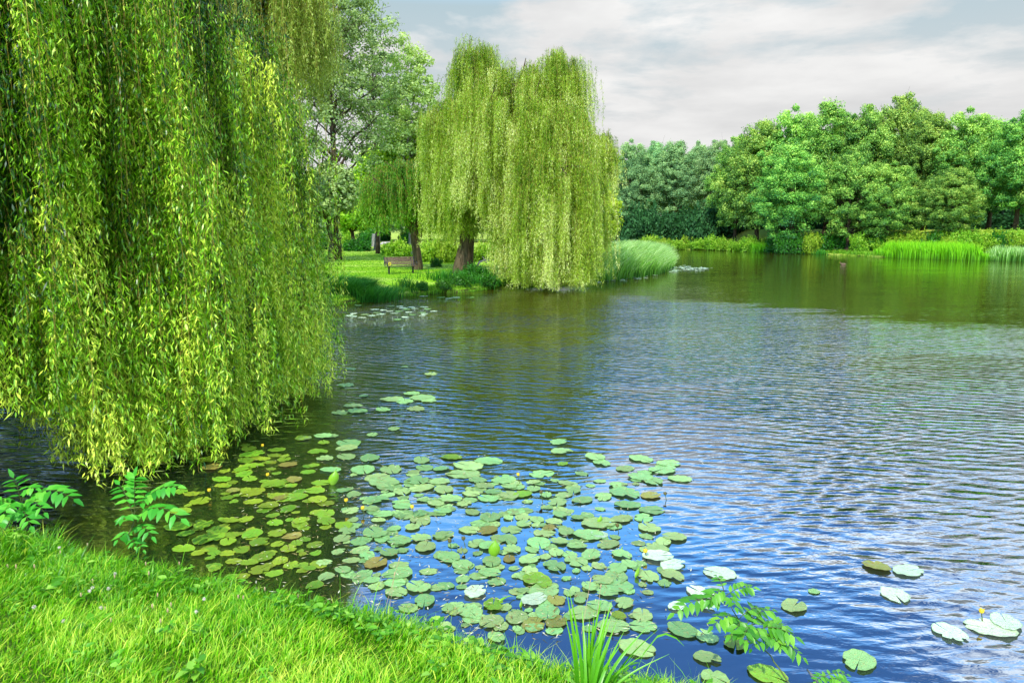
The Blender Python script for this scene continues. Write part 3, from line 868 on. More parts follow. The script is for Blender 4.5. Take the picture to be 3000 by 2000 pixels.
custom_tree('park_tree', M_bgtree, M_barkd, 1450, 560, 90, 78, 690, 60, 160, 0.36, (0.7, 1.4), 0.22, 209, 'tree glimpsed behind the trunk of the centre willow', 0.4, 12)
custom_tree('park_tree', M_bgtree, M_barkd, 1775, 560, 42, 62, 700, 50, 160, 0.28, (0.5, 1.0), 0.15, 210, 'yellow-green young tree behind the right edge of the centre willow', 0.4, 10)
custom_tree('park_tree', M_bgtree, M_barkd, 700, 250, 200, 52, 700, 90, 150, 0.36, (0.8, 1.6), 0.3, 211, 'bright tree behind the huge willow', 0.4, 12)
custom_tree('park_tree', M_bgtree, M_barkd, 330, 260, 200, 46, 720, 80, 140, 0.36, (0.8, 1.6), 0.3, 212, 'bright tree glimpsed through the left part of the huge willow', 0.4, 12)
custom_tree('park_tree', M_bgtree, M_barkd, 40, 330, 160, 40, 740, 70, 140, 0.34, (0.8, 1.5), 0.3, 213, 'bright tree glimpsed at the left picture edge', 0.4, 12)
under_list = []
# belt of woodland closing the view at the left
k = 0
for px in range(700, 1840, 62):
    Y = 118 + (k * 37) % 24
    a = atY(px, 520 + (k * 53) % 50, Y)
    place_tree('woodland_tree', oakfar_vars[k % 3], a[0], Y, a[2] - hz(a[0], Y), 5.2, k * 1.3, 'one of the distant woodland trees closing the view behind the lawn', 'tree', 'distant woodland trees behind the lawn')
    k += 1

k = 0
for px in range(1760, 3200, 66):
    Y = 150 + (k * 29) % 16 - (px - 1760) * 0.012
    a = atY(px, 455 + (k * 47) % 40, Y)
    place_tree('woodland_tree', oakfar_vars[k % 3], a[0], Y, a[2] - hz(a[0], Y), 6.4, k * 1.9, 'one of the lower woodland trees deep behind the far-bank oaks', 'tree', 'woodland trees deep behind the far oaks')
    k += 1
for px in range(1800, 3200, 52):
    Y = 121 + (k * 29) % 9 - (px - 1760) * 0.014
    a = atY(px, 596 + (k * 47) % 28, Y); z_ = hz(a[0], Y)
    o_ = empty('undergrowth_shrub', (a[0], Y, z_ - 0.05), 'one of the dark undergrowth shrubs between the far oak trunks', 'shrub', 'dark undergrowth between the far oak trunks', k * 1.1)
    o_.scale = (3.2, 3.2, a[2] - z_)
    under_list.append((o_, k)); k += 1

# ------------------------------------------------------------------ shrubs
def bush_mesh(name, mat, rx, h, nb, nl, leaf, seed, aspect=0.6, blob=(0.22, 0.42)):
    r = np.random.default_rng(seed)
    th = r.uniform(0, 2 * pi, nb); u = np.sqrt(r.random(nb))
    hh = r.random(nb) ** 0.8
    br = r.uniform(*blob, nb) * min(rx, h)
    C = np.stack([np.cos(th) * u * (rx - br * .5), np.sin(th) * u * (rx - br * .5) * 0.8, hh * (h - br) * np.sqrt(np.clip(1.05 - u ** 2, 0.1, 1))], 1)
    n = nb * nl; bi = np.repeat(np.arange(nb), nl)
    dd = unit(r.normal(size=(n, 3)))
    Pp = C[bi] + dd * (br[bi] * r.uniform(0.6, 1.15, n))[:, None]
    # upright shoots break the outline
    m_sh = int(n * 0.22); k_sh = max(10, nb // 2)
    ks = r.integers(0, k_sh, m_sh)
    tha = r.uniform(0, 2 * pi, k_sh); ua = np.sqrt(r.random(k_sh)) * 0.9
    b0_ = np.stack([np.cos(tha) * ua * rx, np.sin(tha) * ua * rx, h * 0.4 * np.ones(k_sh)], 1)
    e0_ = np.stack([np.cos(tha) * ua * rx * 1.25, np.sin(tha) * ua * rx * 1.25, h * r.uniform(0.85, 1.22, k_sh) * (1 - 0.55 * ua ** 2)], 1)
    tq = r.random(m_sh)[:, None]
    sel = r.choice(n, m_sh, replace=False)
    Pp[sel] = b0_[ks] * (1 - tq) + e0_[ks] * tq + r.normal(size=(m_sh, 3)) * leaf * 0.35
    Pp[:, 2] = np.abs(Pp[:, 2])
    N = unit(dd + r.normal(size=(n, 3)) * 0.6 + np.array([0, 0, .4]))
    D = unit(np.cross(N, unit(r.normal(size=(n, 3)))) + np.array([0, 0, 0.25]))
    L = leaf * r.uniform(0.6, 1.4, n)
    v, f = quads_leaf(Pp, D, N, L, L * aspect)
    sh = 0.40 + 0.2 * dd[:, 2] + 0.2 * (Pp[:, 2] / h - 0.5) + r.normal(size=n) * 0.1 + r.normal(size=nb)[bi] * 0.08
    # a few upright stems so that it is not a ball
    return build_mesh(name, v, [f], {'shade': np.repeat(sh, 4)}, False, [mat])

def stems_mesh(h, rx, n, seed, mat=None):
    r = np.random.default_rng(seed); mb = MB()
    for i in range(n):
        a = r.uniform(0, 2 * pi); e = np.array([cos(a) * rx * r.uniform(.2, .8), sin(a) * rx * r.uniform(.2, .8), h * r.uniform(.6, .95)])
        tt = np.linspace(0, 1, 5)[:, None]
        mb.tube(e * tt + np.array([0, 0, -0.1]), np.linspace(0.025, 0.008, 5) * max(1, h / 2), 5, False)
    return mb.mesh('stems', M_barkd, True)

bv = [bush_mesh('foliage', M_bush, 1.0, 1.0, 46, 110, 0.13, 300 + i, 0.5) for i in range(4)]
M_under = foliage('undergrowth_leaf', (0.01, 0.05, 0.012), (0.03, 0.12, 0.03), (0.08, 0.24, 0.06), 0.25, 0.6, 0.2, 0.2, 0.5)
buv = [bush_mesh('foliage', M_under, 1.0, 1.0, 60, 120, 0.10, 360 + i, 0.7) for i in range(3)]
bdv = [bush_mesh('foliage', M_bushd, 1.0, 1.0, 46, 120, 0.12, 320 + i, 0.5) for i in range(3)]
bstem = [stems_mesh(1.0, 0.8, 9, 340 + i) for i in range(2)]
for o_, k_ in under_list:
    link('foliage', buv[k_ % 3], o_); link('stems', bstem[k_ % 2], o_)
def shrub(px, basey, rpx, toppy, k, label, dark=False, Y=None, group=None, cat='shrub'):
    """shrub whose foot is seen at (px, basey)"""
    if Y is None:
        # march the ray to the terrain
        d = ray(px, basey)
        ts = np.linspace(5, 160, 900) / d[1]
        pts = CAM + d * ts[:, None]
        hh = height(pts[:, 0], pts[:, 1])
        hit = np.argmax(pts[:, 2] <= np.maximum(hh, 0) + 0.01)
        Y = pts[hit, 1] if hit > 0 else 100
    a = atY(px, toppy, Y)
    x = a[0]; z = hz(x, Y)
    z = max(z, 0.02)
    root = empty('shrub', (x, Y, z - 0.05), label, cat, group, rz=k * 2.1)
    h = max(a[2] - z, 0.3); w_ = rpx * Y / F
    root.scale = (w_, w_, h)
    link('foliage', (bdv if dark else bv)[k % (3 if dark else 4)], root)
    link('stems', bstem[k % 2], root)
    return root

# near-side lawn shrubs (mid distance)
G1 = 'sunlit shrubs behind the bench'
for k, (px, by_, rp, ty, lb, dk) in enumerate([
    (1165, 762, 40, 700, 'pale sunlit shrub just left of the small willow trunk', 0),
    (1135, 748, 22, 712, 'small yellowish shrub beside the light path', 0),
    (1190, 745, 22, 660, 'slender dark-stemmed shrub left of the small willow trunk', 1),
    (1262, 768, 40, 700, 'pale weedy shrub just right of the small willow trunk', 0),
    (1278, 782, 20, 752, 'small dark shrub in the pale weeds right of the bench', 1),
    (1310, 768, 35, 690, 'pale weedy shrub left of the centre willow trunk', 0),
    (1395, 765, 40, 705, 'bright shrub right of the centre willow trunk', 0),
    (1450, 760, 45, 700, 'bright shrub behind the fallen branch', 0),
    (1530, 760, 45, 700, 'bright shrub behind the right curtain of the centre willow', 0),
    (1610, 765, 50, 705, 'shrub seen through the right curtain of the centre willow', 0),
    (1700, 770, 45, 715, 'shrub between the centre willow curtain and the reed bed', 0)]):
    shrub(px, by_, rp, ty, k, lb, bool(dk), None, G1)
G2 = 'dark shrubs at the end of the lawn'
for k, (px, by_, rp, ty, lb, dk) in enumerate([
    (1040, 735, 48, 700, 'low dark green shrub on the lawn at left', 1),
    (1000, 722, 40, 655, 'yellow-green shrub above the low dark one', 0),
    (1075, 715, 30, 670, 'dark shrub near the grey trunk by the path', 1),
    (1120, 705, 25, 668, 'dark shrub behind the pale path', 1),
    (960, 730, 40, 670, 'dark shrub beside the huge willow edge', 1)]):
    shrub(px, by_, rp, ty, k, lb, bool(dk), None, G2)
# dark shrubs on the bank lip by the willow trunk
G3 = 'dark shrubs on the bank below the centre willow'
for k, (px, by_, rp, ty, lb) in enumerate([
    (1385, 822, 42, 770, 'dark leafy shrub climbing beside the centre willow trunk'),
    (1345, 838, 40, 800, 'dark shrub hanging over the bank under the willow trunk'),
    (1420, 835, 38, 795, 'dark shrub at the bank corner right of the willow trunk'),
    (1450, 838, 20, 812, 'small dark shrub at the water by the bank corner'),
    (1300, 845, 28, 812, 'dark shrub left of the shrubs under the willow trunk'),
    (1235, 850, 22, 820, 'small dark shrub on the water edge below the bench')]):
    shrub(px, by_, rp, ty, k, lb, True, None, G3)

# far bank shrubs
G4 = 'shrubs along the far bank'
fb = []
for i, px in enumerate(range(1800, 2260, 36)):
    fb.append((px, 722 + (i * 7) % 6 + (px - 1800) * 0.02, 26 + (i * 5) % 9, 704 - (i * 11) % 18, 0))
for i, px in enumerate(range(2270, 2600, 36)):
    fb.append((px, 738 + (i * 5) % 6, 28 + (i * 7) % 10, 690 - (i * 13) % 14, 1 if i % 4 != 3 else 0))
for i, px in enumerate(range(2590, 3060, 38)):
    fb.append((px, 742 - (i * 5) % 8, 34 + (i * 7) % 10, 694 - (i * 13) % 20, 0 if i % 5 != 4 else 1))
for i, px in enumerate(range(2760, 3080, 45)):
    fb.append((px, 722, 36, 672, 0))
spots = {0: 'bright yellow-green shrub', 1: 'dark green shrub'}
for k, (px, by_, rp, ty, dk) in enumerate(fb):
    if px < 2260: where = 'below the sunny far meadow'
    elif px < 2600: where = 'in the shade under the far oaks'
    else: where = 'behind the long reed bed at the right'
    shrub(px, by_, rp, ty, k, f'{spots[dk]} on the far bank {where}', bool(dk), None, f'{spots[dk]}s on the far bank {where}')

# ------------------------------------------------------------------ reeds and bank grass
def patch_blades(name, P, H, W, mat, lean, ld=None, droop=0.1, levels=4):
    n = len(P)
    v, f, sh = blades(P, H, W, rng.uniform(0, 2 * pi, n) if ld is None else ld, lean, levels, droop)
    blade_tone = np.repeat(rng.normal(size=n) * 0.1, len(v) // n)
    return build_mesh(name, v, f, {'shade': 0.15 + 0.6 * sh + blade_tone}, False, [mat])

# big reed clump on the point
cx_, cy_ = at(1868, 800)[:2]
n = 60000
a0 = at(1765, 812)[:2]; a1 = at(1962, 776)[:2]
P0 = np.stack([rng.uniform(4, 15, n), rng.uniform(42, 74, n)], 1)
d = shore_d(P0[:, 0], P0[:, 1])
ppx = 1500 + F * P0[:, 0] / P0[:, 1]
P0 = P0[(d > -0.4) & (d < 6) & (ppx > 1752 + rng.normal(size=n) * 10) & (ppx < 1972)]
P0 = P0[:17000]
n = len(P0)
Pz = np.maximum(height(P0[:, 0], P0[:, 1]), -0.05)
ppx = 1500 + F * P0[:, 0] / P0[:, 1]
mound = 1.08 - 0.5 * (np.abs(ppx - 1862) / 105) ** 2.5
H = rng.uniform(1.0, 2.25, n) * np.clip(mound, 0.45, 1)
me = patch_blades('reed_bed', np.concatenate([P0, Pz[:, None]], 1), H, 0.045, M_reed, rng.uniform(0.2, 0.75, n), rng.normal(size=n) * 0.7, 0.25)
tag(link('reed_bed', me), 'rounded clump of pale wind-bent reeds on the point right of the centre willow', 'reeds', kind='stuff')

# shaded reed clump at the left end of the lawn bank
n = 4200
c = at(1035, 885)[:2]
P0 = c + np.stack([rng.normal(size=n) * 0.65, rng.uniform(-0.2, 2.0, n)], 1)
Pz = np.maximum(height(P0[:, 0], P0[:, 1]), -0.05)
me = patch_blades('reed_clump', np.concatenate([P0, Pz[:, None]], 1), rng.uniform(0.6, 1.15, n), 0.028, M_reedd, rng.uniform(0.2, 0.9, n), rng.normal(size=n) * 0.9, 0.3)
tag(link('reed_clump', me), 'dark blue-green clump of reeds at the left end of the lawn bank', 'reeds', kind='stuff')
for (px, py, nn, hh, lb) in [(1190, 866, 160, 0.95, 'upright rush tuft in front of the bench'), (1330, 850, 500, 0.9, 'arching sedge tuft under the centre willow trunk')]:
    c = at(px, py)[:2]
    P0 = c + np.stack([rng.normal(size=nn) * (0.22 if nn < 300 else 0.7), rng.uniform(0.0, 0.6, nn)], 1)
    Pz = np.maximum(height(P0[:, 0], P0[:, 1]), -0.05)
    me = patch_blades('sedge_tuft', np.concatenate([P0, Pz[:, None]], 1), rng.uniform(0.5, 1, nn) * hh, 0.03, M_reedd, rng.uniform(0.05, 0.6, nn), None, 0.2)
    tag(link('sedge_tuft', me), lb, 'sedge')

# cattail strips along the far bank
def strip(x0, x1, nn, hh, label, inset=(-0.8, 1.2), mat=M_reedbright):
    xs = rng.uniform(x0, x1, nn)
    ys = np.interp(xs, [1790, 1850, 1950, 2050, 2150, 2250, 2330, 2400, 2480, 2560, 2650, 2750, 2850, 2950, 3100],
                   [727, 727, 729, 732, 735, 740, 743, 745, 748, 752, 756, 759, 762, 764, 768])
    G = np.array([at(a, b)[:2] for a, b in zip(xs, ys)])
    G[:, 1] += rng.uniform(inset[0], inset[1], nn); 
    z = np.maximum(height(G[:, 0], G[:, 1]), -0.05)
    edge = np.clip(np.minimum(xs - x0, x1 - xs) / 30, 0.5, 1)
    me = patch_blades('reed_bed', np.concatenate([G, z[:, None]], 1), rng.uniform(0.65, 1.05, nn) * hh * edge, 0.07, mat, rng.uniform(0.02, 0.3, nn), None, 0.05)
    tag(link('reed_bed', me), label, 'reeds', kind='stuff')
strip(2145, 2300, 1500, 1.5, 'short bright strip of reeds on the far bank below the sunny meadow')
strip(2590, 2890, 4200, 1.9, 'long bright green reed bed along the far bank at the right', (-0.6, 2.6))
strip(2370, 2420, 260, 1.1, 'small reed tuft in the shade of the far oaks', mat=M_reedd)
strip(2890, 3060, 1500, 1.5, 'pale arching reeds on the far bank at the right picture edge', mat=M_reed)

# fringe of long grass on the lawn bank
def along(poly, nn, lo, hi):
    poly = np.array(poly); seg = np.linalg.norm(np.diff(poly, axis=0), axis=1); cs = np.concatenate([[0], np.cumsum(seg)])
    s = rng.uniform(0, cs[-1], nn)
    x = np.interp(s, cs, poly[:, 0]); y = np.interp(s, cs, poly[:, 1])
    P0 = np.stack([x, y + rng.uniform(lo, hi, nn)], 1)
    return P0
P0 = along(mid[:20], 16000, -0.25, 1.0)
d = shore_d(P0[:, 0], P0[:, 1]); P0 = P0[d > -0.15]; n = len(P0)
Pz = np.maximum(height(P0[:, 0], P0[:, 1]), 0.0)
patchy = 0.6 + 0.5 * np.sin(P0[:, 0] * 2.1) * np.sin(P0[:, 0] * 0.9 + 1)
me = patch_blades('bank_grass', np.concatenate([P0, Pz[:, None]], 1), rng.uniform(0.12, 0.42, n) * np.clip(patchy, .35, 1.1), 0.022, M_bankgrass, rng.uniform(0.1, 0.9, n), None, 0.2, 3)
tag(link('bank_grass', me), 'long grass fringing the lawn bank at the water', 'grass', kind='stuff')
P0 = along(far, 14000, -0.1, 12.0); n = len(P0)
Pz = np.maximum(height(P0[:, 0], P0[:, 1]), 0.0)
me = patch_blades('bank_grass', np.concatenate([P0, Pz[:, None]], 1), rng.uniform(0.2, 0.7, n), 0.05, M_bankgrass, rng.uniform(0.1, 0.9, n), None, 0.2, 3)
tag(link('bank_grass', me), 'rough long grass covering the slope of the far bank', 'grass', kind='stuff')
# lawn tufts: short grass over the mown lawn
n = 60000
P0 = np.stack([rng.uniform(-22, 12, n), rng.uniform(30, 75, n)], 1)
d = shore_d(P0[:, 0], P0[:, 1]); P0 = P0[d > 0.3]; n = len(P0)
Pz = height(P0[:, 0], P0[:, 1])
me = patch_blades('lawn_grass', np.concatenate([P0, Pz[:, None]], 1), rng.uniform(0.04, 0.10, n), 0.03, M_bankgrass, rng.uniform(0.1, 0.9, n), None, 0.1, 3)
tag(link('lawn_grass', me), 'short mown grass of the park lawn around the bench', 'grass', kind='stuff')

# path beyond the lawn
pc = [at(px, py, 0.9)[:2] for px, py in [(980, 735), (1080, 722), (1125, 714), (1135, 708)]]
m_path = plain('path_gravel', (0.62, 0.55, 0.46), 0.95, 0.1, (0.45, 0.40, 0.32), 3)
pts = np.array(pc); L = []
for i in range(len(pts)):
    w_ = [2.2, 2.2, 3.2, 5.5][i]
    for sgn in (-1, 1):
        x, y = pts[i][0], pts[i][1] + sgn * w_
        L.append([x, y])
L = np.array(L)
gxx = []
rows = 24
for s in np.linspace(0, len(pts) - 1, 60):
    i = min(int(s), len(pts) - 2); f_ = s - i
    a = L[2 * i] * (1 - f_) + L[2 * i + 2] * f_; b = L[2 * i + 1] * (1 - f_) + L[2 * i + 3] * f_
    for q_ in np.linspace(0, 1, 8):
        p_ = a * (1 - q_) + b * q_
        gxx.append([p_[0], p_[1], 0])
gxx = np.array(gxx); gxx[:, 2] = height(gxx[:, 0], gxx[:, 1]) + 0.05
qf = (np.arange(59)[:, None] * 8 + np.arange(7)[None]).ravel()[:, None] + np.array([[0, 8, 9, 1]])
tag(link('path', build_mesh('path', gxx, [qf], None, True, [m_path])), kind='structure')

# ------------------------------------------------------------------ foreground grass
n = 330000
P0 = np.stack([rng.uniform(-7.5, 4.2, n), rng.uniform(2.3, 9.5, n)], 1)
d = shore_d(P0[:, 0], P0[:, 1])
ok = (d > -0.03) & (np.abs(P0[:, 0]) < 0.75 * P0[:, 1] + 0.5) & (P0[:, 1] < 9.2)
P0 = P0[ok]; d = d[ok]; n = len(P0)
Pz = height(P0[:, 0], P0[:, 1], d)
def vnoise(x, y, s):
    return (np.sin(x * s + 1.3) * np.sin(y * s * 1.1 + 0.4) + np.sin(x * s * 1.9 + y * s * 1.3) * 0.6 + np.sin(-x * s * 2.7 + y * s * 2.2 + 2) * 0.4) / 2
cl = vnoise(P0[:, 0], P0[:, 1], 2.6) + 0.6 * vnoise(P0[:, 0], P0[:, 1], 7.0)
H = (0.085 + 0.035 * cl) * rng.uniform(0.5, 1.5, n)
tall = rng.random(n) < 0.04
H[tall] *= rng.uniform(1.4, 2.3, tall.sum())
tuft = vnoise(P0[:, 0] + 3, P0[:, 1] * 1.2, 4.3) > 0.62
H[tuft] *= 1.5
H *= np.where(d < 0.35, 1.15, 1.0)
ldir = rng.normal(size=n) * 1.1 + 0.6 + cl * 1.5
v, f, sh = blades(np.concatenate([P0, Pz[:, None] - 0.01], 1), H, rng.uniform(0.004, 0.0095, n), ldir, rng.uniform(0.15, 1.1, n), 4, rng.uniform(0, 0.35, n))
per = len(v) // n
blade_tone = np.repeat(rng.normal(size=n) * 0.12 + 0.10 * cl + 0.5 * (rng.random(n) < 0.05) - 0.20 + 0.34 * sm(5.9, 3.9, P0[:, 1] + 0.35 * P0[:, 0] * 0.5 + 0.5 * cl), per)  # last term paints sunlight toward the camera, shade left by the bank
me = build_mesh('lawn_grass', v, f, {'shade': 0.05 + 0.62 * sh + blade_tone}, False, [M_grass])
tag(link('lawn_grass', me), 'bright green uncut grass on the near bank in the foreground', 'grass', kind='stuff')

# low broad-leaved weeds in the grass (uncountable ground cover)
n = 2600
P0 = np.stack([rng.uniform(-6.5, 2.5, n), rng.uniform(2.8, 8.5, n)], 1)
d = shore_d(P0[:, 0], P0[:, 1])
pw = np.where(d < 0.45, 1.0, 0.10 + 0.25 * (np.sin(P0[:, 0] * 2.3) * np.sin(P0[:, 1] * 3.1 + 1) > 0.3))
ok = (d > 0.02) & (rng.random(n) < pw) & (np.abs(P0[:, 0]) < 0.72 * P0[:, 1])
P0 = P0[ok]; d = d[ok]; m_ = len(P0)
Pz = height(P0[:, 0], P0[:, 1], d)
k = 7
bi = np.repeat(np.arange(m_), k); nn = len(bi)
th = rng.uniform(0, 2 * pi, nn); el = rng.uniform(0.15, 0.9, nn)
hh = rng.uniform(0.03, 0.11, m_)[bi] * rng.uniform(0.6, 1.3, nn)
Pb = np.stack([P0[bi, 0] + rng.normal(size=nn) * 0.03, P0[bi, 1] + rng.normal(size=nn) * 0.03, Pz[bi] + hh], 1)
D = np.stack([np.cos(th) * np.cos(el), np.sin(th) * np.cos(el), np.sin(el) * .6], 1)
N = np.tile(np.array([[0, 0, 1.0]]), (nn, 1)) + rng.normal(size=(nn, 3)) * 0.3
Lw = rng.uniform(0.035, 0.09, m_)[bi] * rng.uniform(0.7, 1.2, nn)
v, f = fold_leaf(Pb, D, N, Lw, Lw * rng.uniform(0.35, 0.75, m_)[bi], 0.15, 0.25)
me = build_mesh('weeds', v, f, {'shade': np.repeat(rng.normal(size=nn) * 0.15 + 0.5, 8)}, False, [M_weed])
tag(link('weeds', me), 'low broad-leaved weeds scattered through the near bank grass', 'weeds', kind='stuff')

# ------------------------------------------------------------------ lily pads
def pad_material(name, c1, c2, edge, blotch, bl_amt, rough=0.3, spec=0.5):
    m, t = new_mat(name)
    ax_ = t.n('ShaderNodeAttribute', attribute_name='leaf_x').outputs['Fac']
    ay_ = t.n('ShaderNodeAttribute', attribute_name='leaf_y').outputs['Fac']
    ob = t.n('ShaderNodeCombineXYZ', {0: ax_, 1: ay_, 2: 0.0}).outputs[0]
    ang = t.math('ARCTAN2', ay_, ax_)
    vein = t.math('ABSOLUTE', t.math('SINE', t.math('MULTIPLY', ang, 11.0)))
    vein = t.ramp(vein, [(0.0, 1.0), (0.10, 0.0)])
    oi = t.n('ShaderNodeObjectInfo')
    rn_ = t.math('FRACT', t.math('ADD', oi.outputs['Random'], t.n('ShaderNodeNewGeometry').outputs['Random Per Island']))
    off = t.n('ShaderNodeCombineXYZ', {0: t.math('MULTIPLY', rn_, 37.0), 1: t.math('MULTIPLY', rn_, 91.0), 2: 0.0}).outputs[0]
    pv_ = t.n('ShaderNodeVectorMath', {0: ob, 1: off}, operation='ADD').outputs[0]
    n1_ = t.noise(pv_, 3.0, 4, 0.6); n2_ = t.noise(pv_, 9.0, 5, 0.65)
    c = t.mix(n1_, c1, c2)
    hs = t.n('ShaderNodeHueSaturation', {'Hue': t.math('MULTIPLY_ADD', rn_, 0.06, 0.465), 'Value': t.math('MULTIPLY_ADD', t.math('FRACT', t.math('MULTIPLY', rn_, 7.3)), 0.60, 0.70), 'Color': c}).outputs[0]
    c = t.mix(t.math('MULTIPLY', vein, 0.35), hs, edge)
    c = t.mix(t.math('MULTIPLY', t.ramp(n2_, [(0.54, 0.0), (0.62, 1.0)]), bl_amt), c, blotch)
    r_ = t.n('ShaderNodeAttribute', attribute_name='rim').outputs['Fac']
    c = t.mix(t.ramp(r_, [(0.90, 0.0), (1.0, 0.6)]), c, edge)
    b = t.n('ShaderNodeBump', {'Height': t.math('ADD', t.math('MULTIPLY', vein, -0.4), n2_), 'Strength': 0.6, 'Distance': 0.03})
    p = t.n('ShaderNodeBsdfPrincipled', {'Base Color': c, 'Roughness': rough, 'Specular IOR Level': spec, 'Normal': b.outputs[0]})
    tr = t.n('ShaderNodeBsdfTranslucent', {0: c})
    mx = t.n('ShaderNodeMixShader', {0: 0.12, 1: p.outputs[0], 2: tr.outputs[0]})
    t.link(mx.outputs[0], t.n('ShaderNodeOutputMaterial').inputs[0])
    return m
PM = {
    'g': pad_material('pad_green', (0.24, 0.48, 0.13), (0.36, 0.60, 0.20), (0.20, 0.34, 0.06), (0.50, 0.42, 0.12), 0.5),
    'y': pad_material('pad_lime', (0.17, 0.36, 0.015), (0.28, 0.47, 0.03), (0.35, 0.40, 0.03), (0.35, 0.20, 0.03), 0.45),
    'b': pad_material('pad_brown', (0.26, 0.32, 0.05), (0.34, 0.30, 0.06), (0.22, 0.14, 0.02), (0.36, 0.17, 0.03), 0.75),
    'w': pad_material('pad_pale_glint', (0.55, 0.74, 0.42), (0.74, 0.88, 0.60), (0.28, 0.48, 0.14), (0.42, 0.50, 0.20), 0.5, 0.3, 0.6),  # bright sky glint painted into the pad colour as near-white
}
PXY = {}
def pad_mesh(seed, torn=0.0):
    r = np.random.default_rng(seed)
    nr, na = 6, 40
    notch = r.uniform(0.05, 0.22)
    th = np.linspace(notch / 2, 2 * pi - notch / 2, na)
    ell = r.uniform(0.76, 0.9)
    lob = 1 + 0.02 * np.sin(th * 5 + r.uniform(0, 6)) + 0.015 * np.sin(th * 11 + r.uniform(0, 6)) + 0.10 * np.cos(th) ** 8 * (np.cos(th) > 0)
    if torn:
        for _ in range(int(torn)):
            a = r.uniform(0.5, 5.8); lob *= 1 - r.uniform(.12, .4) * np.exp(-((th - a) / r.uniform(.05, .12)) ** 2)
    # rounded lobes by the notch
    lob *= 1 - 0.16 * np.exp(-np.minimum(th, 2 * pi - th) / 0.06)
    vs, rim = [], []
    curl = r.uniform(0.0, 0.06); w1 = r.uniform(0, 6)
    for i in range(nr + 1):
        q_ = (i / nr)
        rr_ = 0.03 + 0.97 * q_
        x = np.cos(th) * lob * rr_; y = np.sin(th) * lob * rr_ * ell
        z = 0.010 * np.sin(th * 4 + w1) * q_ + 0.012 * np.sin(th * 9 + w1 * 2) * q_ ** 4 + curl * q_ ** 5 * np.clip(np.sin(th * 2 + w1), 0, 1) - 0.006 * (1 - q_)
        vs.append(np.stack([x * .5, y * .5, z], 1)); rim.append(np.full(na, q_))
    v = np.concatenate(vs); rim = np.concatenate(rim)
    i = np.arange(nr)[:, None] * na; j = np.arange(na - 1)[None]
    qd = np.stack([i + j, i + na + j, i + na + j + 1, i + j + 1], -1).reshape(-1, 4)
    fs = [qd]
    PXY['x'] = v[:, 0].copy(); PXY['y'] = v[:, 1].copy()
    return v, fs, rim
pad_vars = {}
for key in PM:
    pad_vars[key] = []
    for s in range(7):
        v, fs, rim = pad_mesh(500 + s, 0 if s < 3 else s - 2)
        pad_vars[key].append(build_mesh('lily_pad', v, fs, {'rim': rim, 'leaf_x': PXY['x'], 'leaf_y': PXY['y']}, True, [PM[key]]))

